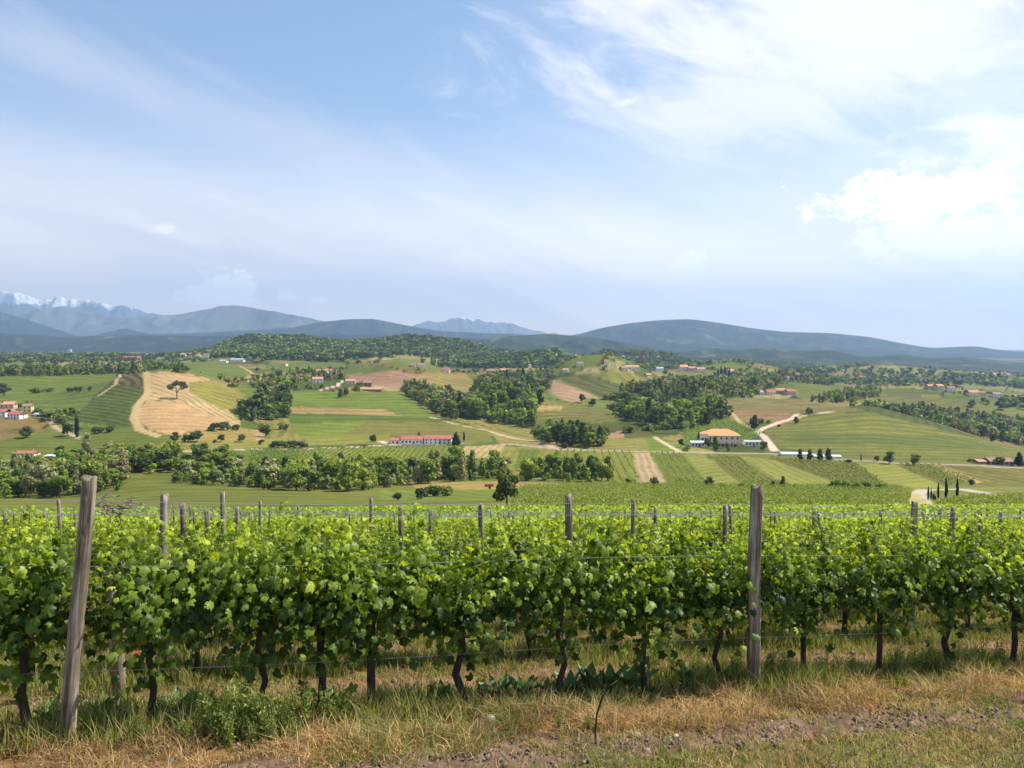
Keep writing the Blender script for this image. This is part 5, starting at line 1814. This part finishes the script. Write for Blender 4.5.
def vine_leaves(rng, ns, T, lsize, fill, step, low=.62, nper=3):
    """shoots rise from the cordon; leaves along them"""
    pos, nr, sz, col = [], [], [], []
    stems = []
    for i in range(ns):
        bx = -.45 + .9 * (i + rng.uniform(.1, .9)) / ns
        L_ = rng.uniform(.32, .72) if rng.uniform() < .75 else rng.uniform(.72, .92)
        lean = rng.normal() * .2
        ly = rng.normal() * .2
        pts = []
        m = int(L_ / step)
        for j in range(m + 1):
            f = j / m
            pts.append((bx + lean * f + .04 * math.sin(f * 5 + i), ly * f * (1 - .2 * f), .80 + L_ * (f - .08 * f * f)))
        stems.append(pts)
        for j, p in enumerate(pts):
            f = j / m
            for _ in range(nper if f < .7 else nper - 1):
                a = rng.uniform(0, 6.28)
                o = rng.uniform(.04, .2) * (1.1 - .7 * f)
                out = np.array([math.cos(a) * .8, math.sin(a) * 1.25, rng.uniform(-.35, .25)])
                pos.append(np.array(p) + out * o)
                nr.append(out * .9 + np.array([0, 0, .75]) + rng.normal(size=3) * .6)
                sz.append(lsize * (1.2 - .7 * f ** 2) * rng.uniform(.55, 1.3))
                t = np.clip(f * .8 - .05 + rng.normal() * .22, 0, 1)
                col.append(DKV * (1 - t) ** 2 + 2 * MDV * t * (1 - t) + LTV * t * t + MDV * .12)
    for i in range(fill):
        f = rng.uniform() ** .8
        a = rng.uniform(0, 6.28)
        xx = rng.normal() * .21
        p = np.array([xx, rng.normal() * .16, low + .35 * abs(xx) + f * .7 - .1 * abs(rng.normal())])
        pos.append(p)
        nr.append(np.array([rng.normal() * .5, (1 if p[1] > 0 else -1) * .9, .6]) + rng.normal(size=3) * .3)
        sz.append(lsize * rng.uniform(.75, 1.2))
        t = np.clip(.12 + .35 * f + rng.normal() * .2, 0, 1)  # low fill leaves darker: canopy shade put into leaf colour
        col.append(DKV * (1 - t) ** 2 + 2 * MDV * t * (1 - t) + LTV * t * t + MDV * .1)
    pos, nr, sz, col = np.array(pos), np.array(nr), np.array(sz), np.array(col)
    R = frames(nr, rng, .5)
    return scatter(T, pos, R, sz, col), stems


def make_vine(var, hi):
    rng = np.random.default_rng(100 + var + (50 if hi else 0))
    random.seed(var + 300 * hi)
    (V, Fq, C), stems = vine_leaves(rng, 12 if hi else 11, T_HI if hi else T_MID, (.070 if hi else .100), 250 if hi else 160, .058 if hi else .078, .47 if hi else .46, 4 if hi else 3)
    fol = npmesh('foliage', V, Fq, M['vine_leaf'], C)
    b = MB()
    k = 1.0
    lx = rng.uniform(-.09, .09)
    r0 = rng.uniform(.022, .032)
    b.tube([(lx * .2, 0, -.12), (0, .01, .05), (lx, -.01, .3), (lx * .3, .012, .52), (lx * .6, 0, .72), (0, 0, .82)],
           [r0 * 1.45, r0 * 1.15, r0, r0 * .95, r0 * 1.1, r0 * 1.25], 9 if hi else 6, wob=.26)
    tm = b.mesh('trunk', M['bark'], smooth=True)
    b = MB()
    for s in (-1, 1):
        b.tube([(0, 0, .78), (s * .15, .01, .86), (s * .33, -.01, .87), (s * .52, 0, .86)], [r0 * .8, r0 * .6, r0 * .4, r0 * .28], 6, wob=.1)
    cm = b.mesh('cordon', M['cane'], smooth=True)
    b = MB()
    for p in stems:
        b.tube(p[::3] + [p[-1]], np.linspace(.005, .002, len(p[::3]) + 1), 4, cap=False)
    sm = b.mesh('shoots', M['shoot'])
    return tm, cm, fol, sm


VM = {(v, h): make_vine(v, h) for v in range(7) for h in (True, False)}
ORD = ['first', 'second', 'third', 'fourth', 'fifth', 'sixth', 'seventh', 'eighth', 'ninth', 'tenth', 'eleventh', 'twelfth', 'thirteenth', 'fourteenth', 'fifteenth', 'sixteenth', 'seventeenth', 'eighteenth', 'nineteenth', 'twentieth']
ROWN = ['front', 'second', 'third', 'fourth', 'fifth', 'sixth', 'seventh', 'eighth', 'ninth', 'tenth', 'eleventh', 'twelfth', 'thirteenth', 'fourteenth', 'fifteenth', 'sixteenth']


def build_vines():
    rng = np.random.default_rng(17)
    spots = []
    front = [-175, -85, 17, 141, 250, 315, 369, 464, 557, 648, 726, 808, 887, 959, 1024, 1085, 1140]
    for px in front:
        spots.append((row_x(0, px), 0))
    back = [-60, 20, 190, 268, 350, 440, 532, 600, 668, 735, 790, 850, 913, 975, 1035, 1090]
    for px in back:
        spots.append((row_x(1, px), 1))
    n = 2
    while ROW_Y0 + n * ROW_S < 122:
        yc = ROW_Y0 + n * ROW_S
        x0, x1 = row_x(n, -70), row_x(n, 1094)
        x = x0 + rng.uniform(0, .9)
        while x < x1:
            spots.append((x + rng.uniform(-.08, .08), n))
            x += .95
        n += 1
    P = []
    for x, n in spots:
        y = row_y(n, x)
        if y > 118:
            continue
        P.append((math.hypot(x, y), x, y, n))
    inview = [p for p in P if abs(p[1]) < .70 * p[2]]
    outv = [p for p in P if abs(p[1]) >= .70 * p[2]]
    inview.sort()
    things = inview[:286] + [p for p in outv if p[3] < 2]
    rest = inview[286:] + [p for p in outv if p[3] >= 2]
    byrow = {}
    for d, x, y, n in sorted(things, key=lambda p: (p[3], p[1])):
        byrow.setdefault(n, []).append((x, y))
    for n, lst in byrow.items():
        vis = [p for p in lst if abs(p[0]) < .655 * p[1]]
        for x, y in lst:
            i = vis.index((x, y)) if (x, y) in vis else -1
            if n < 2 and i >= 0:
                lab = '%s grapevine from the left in the %s row of vines' % (ORD[i], ROWN[n])
                grp = 'grapevines of the %s row' % ROWN[n]
            elif n < 2:
                side = 'left' if x < 0 else 'right'
                lab = 'grapevine just beyond the %s edge in the %s row of vines' % (side, ROWN[n])
                grp = 'grapevines of the %s row' % ROWN[n]
            else:
                lab = 'leafy grapevine in the %s row of vines from the front' % (ROWN[n] if n < 16 else 'farther')
                grp = 'grapevines of the %s row' % (ROWN[n] if n < 16 else 'farther')
            z = Hs(x, y)
            s = rng.uniform(.92, 1.08)
            r = empty('grapevine', (x, y, z), ROW_A + (math.pi if rng.uniform() < .5 else 0), (1, rng.uniform(.9, 1.15), s))
            tag(r, lab, 'grapevine', grp)
            tm, cm, fm, sm = VM[(int(rng.integers(7)), n < 3)]
            link('trunk', tm, r)
            link('cordon', cm, r)
            link('foliage', fm, r)
            link('shoots', sm, r)['kind'] = 'stuff'
    # all the vines further down the slope
    Q = np.array([(p[1], p[2]) for p in rest])
    Vs, Fs, Cs, off = [], [], [], 0
    for y0, y1, nl, sz, T in ((0, 34, 120, .16, T_MID), (34, 62, 55, .23, T_LOW), (62, 200, 26, .34, T_LOW)):
        q = Q[(Q[:, 1] >= y0) & (Q[:, 1] < y1)]
        m = len(q) * nl
        qq = np.repeat(q, nl, 0)
        u = rng.uniform(-.5, .5, m)
        f = rng.uniform(0, 1, m) ** .75
        top = (1.38 + .22 * vn(qq[:, 0] * 1.7 + u * 2, qq[:, 1] * 1.7, 9) + rng.uniform(-.12, .2, m))
        x = qq[:, 0] + u * math.cos(ROW_A)
        y = qq[:, 1] + u * math.sin(ROW_A) + rng.normal(size=m) * .19
        pos = np.stack([x, y, H(x, y) + .5 + f * (top - .5)], 1)
        t = np.clip(f * .8 - .05 + rng.normal(size=m) * .2, 0, 1)[:, None]  # darker low down: leaf age plus canopy shade painted into the colour
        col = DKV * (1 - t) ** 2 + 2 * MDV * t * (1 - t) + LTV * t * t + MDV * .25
        R = frames(rng.normal(size=(m, 3)) * .7 + np.array([0, -.1, .8]), rng, .3)
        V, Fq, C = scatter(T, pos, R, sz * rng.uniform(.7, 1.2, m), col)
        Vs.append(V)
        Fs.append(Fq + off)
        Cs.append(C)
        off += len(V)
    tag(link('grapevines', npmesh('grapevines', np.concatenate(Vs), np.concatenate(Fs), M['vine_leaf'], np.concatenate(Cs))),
        'leafy vine rows running down the slope beyond the nearest vines', 'grapevines', kind='stuff')


build_vines()


# posts
def post_mesh(seed, h, r, square=0.0, notch=0.0):
    rng = np.random.default_rng(seed)
    n, m = 20, 26
    V = []
    ph = rng.uniform(0, 6.28, 5)
    for j in range(m + 1):
        f = j / m
        z = -.35 + (h + .35) * f
        for i in range(n):
            a = 2 * math.pi * i / n
            rr = r * (1.06 - .12 * f)
            if square:
                q = max(abs(math.cos(a)), abs(math.sin(a)))
                rr *= (1 - square) + square * min(1 / q, 1.22)
            rr *= 1 + .045 * math.sin(3 * a + ph[0] + f * 2) + .03 * math.sin(7 * a + ph[1]) + .04 * math.sin(f * 9 + ph[2] + a)
            rr *= 1 - .09 * max(0, math.sin(a * 5 + ph[3])) ** 8
            zz = z
            if j == m:
                zz += .018 * math.sin(2 * a + ph[4]) + rng.uniform(-.008, .008)
                rr *= .97
            if notch and j > m - 5 and abs(((a - 4.9 + math.pi) % (2 * math.pi)) - math.pi) < .5 and j < m - 1:
                rr *= 1 - notch
            V.append((rr * math.cos(a) + .012 * math.sin(f * 4 + ph[0]), rr * math.sin(a), zz))
    Fq = [(j * n + i, j * n + (i + 1) % n, (j + 1) * n + (i + 1) % n, (j + 1) * n + i) for j in range(m) for i in range(n)]
    me = bpy.data.meshes.new('vineyard_post')
    c = len(V)
    V.append((0, 0, h + .0))
    Fq += [(m * n + i, m * n + (i + 1) % n, c) for i in range(n)]
    me.from_pydata(V, [], Fq)
    me.materials.append(M['post'])
    me.polygons.foreach_set('use_smooth', [True] * len(Fq))
    me.update()
    return me


def place_post(me, x, y, label, group=None, lean=(0, 0), rz=0.0, s=1.0):
    o = link('vineyard_post', me, None, (x, y, Hs(x, y)))
    o.rotation_euler = (lean[1], lean[0], rz)
    o.scale = (1, 1, s)
    tag(o, label, 'post', group)
    return o


x = row_x(0, 62)
place_post(post_mesh(1, 1.90, .051, 0, .35), -3.12, 5.36, 'thick leaning round post at the left, nearest of all', None, (.10, 0), 0)
place_post(post_mesh(2, 1.90, .051, .8), 2.20, 7.0, 'thick square weathered post in the front row right of the middle', None, (.012, 0), .15)
PM = [post_mesh(10 + i, 1.84, .038, .5 * (i % 2)) for i in range(6)]
PMT = [post_mesh(20 + i, 1.84, .043, .3 * (i % 2)) for i in range(3)]
named = [
    (1, 155, 'thick post leaning slightly right behind the leftmost post', .07, PMT[0], .99),
    (1, 570, 'thick post with a pale top in the second row near the middle', 0, PMT[1], 1.02),
    (1, 918, 'thick dark post in the second row on the right', 0, PMT[2], 1.0),
    (1, -45, 'post just beyond the left edge in the second row', 0, PM[1], 1.0),
    (2, 185, 'thinner post just right of the leaning second row post', .02, PM[0], .98),
    (2, 480, 'short dark post standing among vines left of the middle', 0, PM[1], .98),
    (2, 727, 'left post of the close pair beside the thick square post', 0, PM[2], .98),
    (2, 956, 'post right of the thick dark post on the right', 0, PM[3], .98),
    (3, 203, 'short post in the fourth row on the left', 0, PM[4], .95),
    (3, 402, 'narrow post in the fourth row left of the middle', 0, PM[5], .98),
    (3, 633, 'slim upright post in the fourth row right of the middle', 0, PM[0], 1.06),
    (3, 818, 'narrow post in the fourth row right of the thick square post', 0, PM[1], .98),
    (3, 985, 'narrow post in the fourth row near the right edge', 0, PM[2], .95),
    (4, 222, 'tallest post of the cluster right of the leaning pair', .03, PM[3], 1.12),
    (4, 430, 'short post in the fifth row left of the middle', 0, PM[2], .97),
    (4, 734, 'right post of the close pair beside the thick square post', 0, PM[4], 1.02),
    (4, 1005, 'post in the fifth row close to the right edge', 0, PM[5], .97),
    (5, 370, 'tall thin post in the sixth row left of the middle', 0, PM[0], 1.12),
    (5, 232, 'right post of the cluster beside the tallest one on the left', 0, PM[1], 1.0),
    (5, 657, 'post in the sixth row right of the middle', 0, PM[3], 1.02),
    (5, 885, 'post in the sixth row on the right', 0, PM[3], .98),
    (6, 56, 'tall thin post behind and left of the thick leaning post', 0, PM[2], 1.1),
    (6, 40, 'short thin post at the far left among the vines', 0, PM[4], .95),
]
for n, px, lab, ln, me, s in named:
    x = row_x(n, px)
    place_post(me, x, row_y(n, x), lab, None, (ln + random.uniform(-.02, .02), random.uniform(-.02, .02)), random.uniform(0, 6), s)
rngp = np.random.default_rng(44)
for n in range(7, 30):
    x = row_x(n, -30) + rngp.uniform(0, 5)
    while x < row_x(n, 1050):
        if rngp.uniform() < .8:
            place_post(PM[int(rngp.integers(6))], x, row_y(n, x), 'thin grey post standing in the farther vine rows', 'posts of the farther vine rows',
                       (rngp.normal() * .03, rngp.normal() * .03), rngp.uniform(0, 6), rngp.uniform(.95, 1.13))
        x += rngp.uniform(4.6, 6.5) * (1 if n < 16 else 1.8)

# gnarled short post between the first rows
x = row_x(0, 110)
y = row_y(0, x) + 1.15
x = (110 - 512) / F * y
r = empty('stump_post', (x, y, Hs(x, y)))
tag(r, 'short dark post with a gnarled knotty head behind the leftmost post', 'post')
b = MB()
b.tube([(0, 0, -.2), (.01, 0, .3), (-.01, 0, .7), (0, 0, 1.0)], [.06, .055, .05, .05], 10, wob=.1)
b.build('shaft', M['post'], r, smooth=True)
b = MB()
for i in range(9):
    a = i * 2.4
    b.tube([(.02 * math.cos(a), .02 * math.sin(a), .95 + .02 * i), (.07 * math.cos(a), .06 * math.sin(a), 1.02 + .015 * i), (.09 * math.cos(a + .4), .08 * math.sin(a + .4), 1.1 + .012 * i)], [.03, .034, .012], 6, wob=.2)
b.build('knotted_head', M['dead'], r, smooth=True)

# trellis wires
def wire(n, hgt, x0, x1, rad, label, group=None, sag=0.015):
    b = MB()
    pts = []
    m = max(8, int((x1 - x0) / .7))
    for i in range(m + 1):
        x = x0 + (x1 - x0) * i / m
        y = row_y(n, x) - .05
        pts.append((x, y, Hs(x, y) + hgt + sag * math.sin(x * 1.15)))
    b.tube(pts, rad, 4, cap=False)
    tag(b.build('trellis_wire', M['wire']), label, 'wire', group)


for hgt, w_ in ((.47, 'lowest wire of the front row, crossing the bare trunks'), (.86, 'wire of the front row carrying the vine arms'),
                (1.25, 'middle wire of the front row running through the leaves'), (1.63, 'second highest wire of the front row near the post tops'),
                (1.73, 'highest wire of the front row near the post tops')):
    wire(0, hgt, row_x(0, -120), row_x(0, 1120), .0026, w_)
for n in range(1, 8):
    for hgt, w_ in ((1.70, 'top'), (1.25, 'middle')):
        if n > 4 and hgt < 1.5:
            continue
        wire(n, hgt, row_x(n, -60), row_x(n, 1090), .0024 + n * .0001, '%s wire of the %s vine row' % (w_, ROWN[n]))

# bundle of dry canes tied to the top wire beside the leaning post
b = MB()
xb = -3.05
for i in range(26):
    x0 = xb + random.uniform(-.02, .22)
    y0 = row_y(0, x0)
    z0 = Hs(x0, y0) + 1.70 + random.uniform(-.05, .05)
    pts = [(x0, y0 + random.uniform(-.03, .03), z0)]
    for k in range(4):
        p = pts[-1]
        pts.append((p[0] + random.uniform(-.035, .06), p[1] + random.uniform(-.03, .03), p[2] + random.uniform(-.035, .035)))
    b.tube(pts, [.006, .005, .005, .004, .003], 5)
tag(b.build('cane_bundle', M['dead']), 'tangle of dry grey canes tied to the wire beside the thick leaning post', 'canes')

# curved dead twig at the bottom
pb = Vector(((598 - 512) / F * 5.35, 5.35, 0))
pb.z = Hs(pb.x, pb.y)
b = MB()
b.tube([(pb.x, pb.y, pb.z - .05), (pb.x - .005, pb.y, pb.z + .1), (pb.x + .005, pb.y, pb.z + .22), (pb.x + .04, pb.y, pb.z + .33), (pb.x + .09, pb.y, pb.z + .42), (pb.x + .15, pb.y, pb.z + .46)],
       [.008, .008, .007, .007, .006, .004], 6, wob=.1)
tag(b.build('dead_twig', M['bark'], smooth=True), 'bare curved twig sticking out of the straw in front of the vines', 'twig')


# ------------------------------------------------------------------ grass, weeds, clods, stones
def relief(x, y):
    return ((fbm(x * 3.2, y * 3.2, 4, 3) - .5) * .09 + (fbm(x * 14, y * 14, 3, 9) - .5) * .045) * smooth01(40 - y, 0, 20)


def blades(name, label, pos, h, w, col, rng, bend=.5):
    n = len(pos)
    yaw = rng.uniform(0, 6.28, n)
    dx, dy = np.cos(yaw), np.sin(yaw)
    fx, fy = -dy, dx
    wx = rng.uniform(0, 6.28, n)
    bx, by = np.cos(wx) * bend, np.sin(wx) * bend
    k = rng.uniform(.3, 1.3, n)
    V = np.zeros((n, 5, 3))
    for i, (f, ww) in enumerate(((0, 1), (0, -1), (.5, .8), (.5, -.8), (1, 0))):
        V[:, i, 0] = pos[:, 0] + dx * w * ww * .5 + bx * k * h * f * f
        V[:, i, 1] = pos[:, 1] + dy * w * ww * .5 + by * k * h * f * f
        V[:, i, 2] = pos[:, 2] + h * (f - .35 * k * f * f * bend)
    Fq = np.array([(0, 1, 3), (0, 3, 2), (2, 3, 4)])
    Fa = (Fq[None] + (np.arange(n) * 5)[:, None, None]).reshape(-1, 3)
    tag(link(name, npmesh(name, V.reshape(-1, 3), Fa, M['grass'], np.repeat(col, 5, 0))), label, 'grass', kind='stuff')


def build_grass():
    rng = np.random.default_rng(8)

    def pts(n, y0, y1):
        Y = np.sqrt(rng.uniform(y0 ** 2, y1 ** 2, n))
        X = rng.uniform(-.78, .78, n) * Y
        return X, Y
    # living grass: under the vine rows and on the headland
    X, Y = pts(460000, 4.3, 15)
    d = row_d(X, Y)
    ph = (np.mod(d / ROW_S + .5, 1) - .5) * ROW_S
    n1 = fbm(X * 1.1, Y * 1.1, 3, 51)
    n2 = fbm(X * 4.5, Y * 4.5, 3, 52)
    under = np.exp(-(np.abs(ph) / .66) ** 3) * (d > -.5)
    head = smooth01(-d, 1.65, 1.95) * .75
    patch = smooth01(n1, .52, .68) * .30
    dens = np.clip(under * smooth01(n2, .36, .58) * 1.0 + head * smooth01(n2, .3, .6) + patch, 0.02, 1) * (1 - .6 * (d > ROW_S * 2.4))
    k = rng.uniform(0, 1, len(X)) < dens * .8
    X, Y, d, under, n1, n2 = X[k], Y[k], d[k], under[k], n1[k], n2[k]
    tall = smooth01(n1, .40, .62)
    h = rng.uniform(.03, .09, len(X)) + under * (rng.uniform(.02, .14, len(X)) + tall * rng.uniform(.04, .22, len(X)))
    t = rng.uniform(0, 1, (len(X), 1))
    dry = (rng.uniform(0, 1, (len(X), 1)) < .30)
    col = (np.array((.08, .12, .02)) * (1 - t) + np.array((.33, .35, .08)) * t) * (.6 + .8 * n1[:, None])
    col = np.where(dry, np.array((.42, .33, .15)) * (.6 + .6 * t), col)
    Z = H(X, Y) + relief(X, Y) - .01
    blades('grass', 'green grass tufts growing under the vine rows and on the headland', np.stack([X, Y, Z], 1), h, .006 + .004 * (Y / 8), col, rng, .45)
    # dry straw
    X, Y = pts(640000, 4.3, 14)
    d = row_d(X, Y)
    n2 = fbm(X * 3.1, Y * 3.1, 4, 62)
    band = smooth01(-d, .05, .35) * (1 - smooth01(-d, 1.2, 1.5)) 
    low = smooth01(-d, 1.7, 2.0) * .6 + smooth01(-d, 1.15, 1.5) * .38 * smooth01(n2, .40, .56)
    alley = (d > .3) * .42
    dens = (band * 1.0 * smooth01(n2, .28, .5) + low * smooth01(n2, .3, .6) + alley * smooth01(n2, .35, .6) + .07)
    k = rng.uniform(0, 1, len(X)) < dens * .6
    X, Y, d, n2, band = X[k], Y[k], d[k], n2[k], band[k]
    t = rng.uniform(0, 1, (len(X), 1))
    col = (np.array((.17, .095, .045)) * (1 - t) + np.array((.62, .43, .19)) * t) * (.45 + 1.1 * fbm(X * 1.7, Y * 1.7, 3, 71)[:, None])
    gr = rng.uniform(0, 1, (len(X), 1)) < .06 + .5 * smooth01(fbm(X * 1.2, Y * 1.2, 2, 72), .5, .7)[:, None]
    col = np.where(gr, np.array((.20, .22, .06)), col)
    h = rng.uniform(.03, .09, len(X)) + band * rng.uniform(0, .20, len(X)) * smooth01(n2, .48, .62)
    Z = H(X, Y) + relief(X, Y) - .008
    blades('dry_grass', 'dry straw coloured grass in the sprayed band before the vines', np.stack([X, Y, Z], 1), h, .007, col, rng, 1.15)
    # clods
    X, Y = pts(60000, 4.3, 13)
    d = row_d(X, Y)
    dens = smooth01(-d, 1.0, 1.3) * (1 - smooth01(-d, 1.75, 2.0)) * .8 + .09 * (np.abs((np.mod(d / ROW_S + .5, 1) - .5) * ROW_S) > .5) + .03
    k = rng.uniform(0, 1, len(X)) < dens
    X, Y = X[k], Y[k]
    n = len(X)
    ico = [(0, 0, 1), (.9, 0, .3), (.28, .85, .3), (-.72, .53, .3), (-.72, -.53, .3), (.28, -.85, .3), (.6, .5, -.4), (-.3, .8, -.4), (-.9, -.1, -.4), (-.1, -.9, -.4), (.8, -.4, -.4)]
    ff = [(0, 1, 2), (0, 2, 3), (0, 3, 4), (0, 4, 5), (0, 5, 1), (1, 6, 2), (2, 6, 7), (2, 7, 3), (3, 7, 8), (3, 8, 4), (4, 8, 9), (4, 9, 5), (5, 9, 10), (5, 10, 1), (1, 10, 6)]
    T = (np.array(ico), np.array(ff))
    R = frames(rng.normal(size=(n, 3)) + np.array([0, 0, 1]), rng)
    s = rng.uniform(.004, .018, n) * (1 + 1.2 * (rng.uniform(0, 1, n) < .06))
    tone = rng.uniform(.6, 1.25, (n, 1))
    V, Fq, C = scatter(T, np.stack([X, Y, H(X, Y) + relief(X, Y)], 1), R, s, np.array((.22, .165, .125)) * tone)
    V += rng.normal(size=V.shape) * .0035
    me = npmesh('soil_clods', V, Fq, M['clod'], C)
    tag(link('soil_clods', me), 'crumbly brown soil clods along the bare tilled strip', 'soil', kind='stuff')


def clodmat():
    m, nt, N, L, out = newmat('clod')
    a = N('ShaderNodeAttribute')
    a.attribute_name = 'Col'
    b = N('ShaderNodeBsdfPrincipled')
    b.inputs['Roughness'].default_value = 1
    b.inputs['Specular IOR Level'].default_value = .1
    L(a.outputs['Color'], b.inputs['Base Color'])
    L(b.outputs[0], out.inputs[0])
    return m


M['clod'] = clodmat()
build_grass()

M['dock'] = plain('dock_leaf', (0.10, 0.17, 0.035), 0.5, 0.35, 6)
M['weed'] = leafmat('weed_leaf', .35, .55, .3)


def dock(px, py_y, h, label):
    """broad leaved dock plant"""
    y = py_y
    x = (px - 512) / F * y
    r = empty('dock_plant', (x, y, Hs(x, y)), random.uniform(0, 6))
    tag(r, label, 'weed', 'broad leaved docks under the vines')
    for i in range(8):
        a = i * 2.4
        b = MB()
        L_ = h * random.uniform(.7, 1.1)
        tilt = random.uniform(.25, .8)
        w = L_ * .17
        pts = []
        for j in range(7):
            f = j / 6
            ww = w * math.sin(math.pi * min(1, .12 + f * .88)) ** .8 * (1 if f > .15 else .3)
            rr = L_ * (math.sin(tilt) * f + .12 * f * f)
            zz = L_ * (math.cos(tilt) * f - .18 * f * f)
            c, s = math.cos(a), math.sin(a)
            for k, q in ((-1, .02), (0, 0), (1, .02)):
                wob = .006 * math.sin(j * 2.3 + k)
                pts.append((rr * c - k * ww * s, rr * s + k * ww * c, zz + q + wob))
        b.add(pts, [(3 * j + k, 3 * j + k + 1, 3 * j + k + 4, 3 * j + k + 3) for j in range(6) for k in range(2)])
        b.build('leaf', M['dock'], r, smooth=True)


DK = [(96, 6.0, .26), (170, 6.15, .28), (195, 6.2, .2), (440, 6.5, .2), (498, 6.75, .24), (520, 6.8, .26), (548, 6.75, .2), (572, 6.9, .27), (592, 6.95, .3), (612, 6.95, .32), (634, 7.0, .3), (690, 7.2, .26), (708, 7.25, .2), (40, 5.9, .22), (330, 6.4, .22)]
for i, (a, b_, c) in enumerate(DK):
    dock(a, b_, c, '%s broad leaved dock plant from the left under the front vines' % ORD[sorted(DK).index((a, b_, c))])


def weed_mesh(seed):
    rng = np.random.default_rng(seed)
    pos, nr = [], []
    b = MB()
    for i in range(16):
        a, l = rng.uniform(0, 6.28), rng.uniform(.1, .55)
        hh = rng.uniform(.55, 1)
        tip = (l * math.cos(a) * .5, l * math.sin(a) * .5, hh)
        b.tube([(0.04 * math.cos(a), .04 * math.sin(a), 0), (tip[0] * .5, tip[1] * .5, hh * .55), tip], [.008, .006, .003], 4, cap=False)
        for j in range(34):
            f = rng.uniform(.15, 1)
            pos.append(np.array([tip[0] * f, tip[1] * f, hh * f]) + rng.normal(size=3) * .045)
            nr.append(rng.normal(size=3) + np.array([0, 0, .6]))
    n = len(pos)
    t = rng.uniform(0, 1, (n, 1))
    col = np.array((.10, .15, .03)) * (1 - t) + np.array((.34, .38, .10)) * t
    tv = np.array([(0, 0, 0), (-.16, .45, -.03), (0, 1, -.1), (.16, .45, -.03)])
    tf = np.array([(0, 2, 1), (0, 3, 2)])
    V, Fq, C = scatter((tv, tf), np.array(pos), frames(np.array(nr), rng), rng.uniform(.06, .13, n), col)
    return b.mesh('stems', M['shoot']), npmesh('leaves', V, Fq, M['weed'], C)


WM = [weed_mesh(i) for i in range(4)]
WD = [(198, 5.5, .30), (212, 5.45, .38), (232, 5.5, .42), (255, 5.5, .36), (278, 5.5, .40), (300, 5.6, .34), (222, 5.3, .26), (265, 5.3, .26), (290, 5.35, .2), (245, 5.25, .2), (322, 5.75, .28), (338, 5.9, .3), (130, 5.4, .2), (175, 5.35, .22), (345, 6.1, .2), (405, 6.3, .22), (385, 6.2, .2), (118, 6.1, .24),
      (150, 5.9, .18), (185, 5.9, .3), (240, 6.2, .3), (300, 6.3, .3), (740, 7.35, .3), (775, 7.3, .34), (790, 7.4, .3), (830, 7.5, .28), (860, 7.6, .26), (905, 7.7, .3), (925, 7.75, .3), (990, 8.0, .3), (1010, 8.0, .3), (940, 8.2, .26),
      (560, 5.75, .14), (590, 5.7, .15), (655, 7.5, .3), (676, 7.6, .3), (480, 6.9, .24), (430, 6.8, .22), (30, 5.8, .2), (12, 5.9, .26), (1040, 8.1, .3), (700, 7.6, .3)]
for i, (a, y, hh) in enumerate(WD):
    x = (a - 512) / F * y
    r = empty('weed', (x, y, Hs(x, y) - .02), i * 1.3, (hh * .95, hh * .95, hh * 1.2))
    side = 'left leaning post' if a < 180 else ('vines left of the middle' if a < 460 else ('middle vines' if a < 720 else 'vines on the right'))
    tag(r, 'bushy fine leaved weed growing at the foot of the %s' % side, 'weed', 'weeds at the foot of the %s' % side)
    sm, lm = WM[i % 4]
    link('stems', sm, r)['kind'] = 'stuff'
    link('leaves', lm, r)['kind'] = 'stuff'

M['stone'] = plain('pale_stone', (0.38, 0.35, 0.31), 0.9, 0.25, 12, 0.004)
ST = [(490, 6.0, .045, 'largest pale stone lying in the straw below the middle vines'), (148, 5.45, .025, 'small white stone right of the leaning post foot'),
      (455, 8.4, .04, 'pale stone on the bare soil behind the front row'), (300, 5.3, .02, 'tiny white stone in the straw at the lower left'),
      (680, 5.55, .022, 'small pale stone on the tilled strip right of the twig')]
for a, y, s, lab in ST:
    x = (a - 512) / F * y
    me = bpy.data.meshes.new('stone')
    import bmesh
    bm = bmesh.new()
    bmesh.ops.create_icosphere(bm, subdivisions=2, radius=s)
    for v_ in bm.verts:
        v_.co *= 1 + random.uniform(-.18, .18)
        v_.co.z *= .6
    bm.to_mesh(me)
    bm.free()
    me.materials.append(M['stone'])
    tag(link('stone', me, None, (x, y, Hs(x, y) + s * .25)), lab, 'stone')

# one red poppy behind the front row at the left
xq = (131 - 512) / F * 7.0
r = empty('poppy', (xq, 7.0, Hs(xq, 7.0)))
tag(r, 'single red poppy behind the front vines at the left', 'flower')
b = MB()
b.tube([(0, 0, 0), (.01, 0, .2), (0, 0, .36)], .003, 5)
b.build('stem', M['shoot'], r)
mr_ = plain('poppy_red', (0.75, 0.04, 0.02), 0.6, 0.15, 20)
for i in range(4):
    a = i * math.pi / 2
    b = MB()
    pts = [(0, 0, .36)]
    for j in range(6):
        q = a - .75 + 1.5 * j / 5
        pts.append((.018 * math.cos(q), .018 * math.sin(q), .375 + .006 * (j % 2)))
    b.add(pts, [(0, j, j + 1) for j in range(1, 6)])
    b.build('petal', mr_, r)

# ------------------------------------------------------------------ haze
HAZE_D = 7.6e-5
m, nt, N, L, out = newmat('haze')
pv_ = N('ShaderNodeVolumePrincipled')
pv_.inputs['Color'].default_value = (0.46, 0.69, 1.0, 1)
pv_.inputs['Density'].default_value = HAZE_D
pv_.inputs['Anisotropy'].default_value = 0.2
L(pv_.outputs[0], out.inputs['Volume'])
b = MB()
z0, z1 = ZMIN - 1.0, 1720
b.box((0, 9250, (z0 + z1) / 2), (60000, 28500, z1 - z0))
tag(b.build('haze', m), 'thin blue summer haze over the valley', 'haze', kind='stuff')
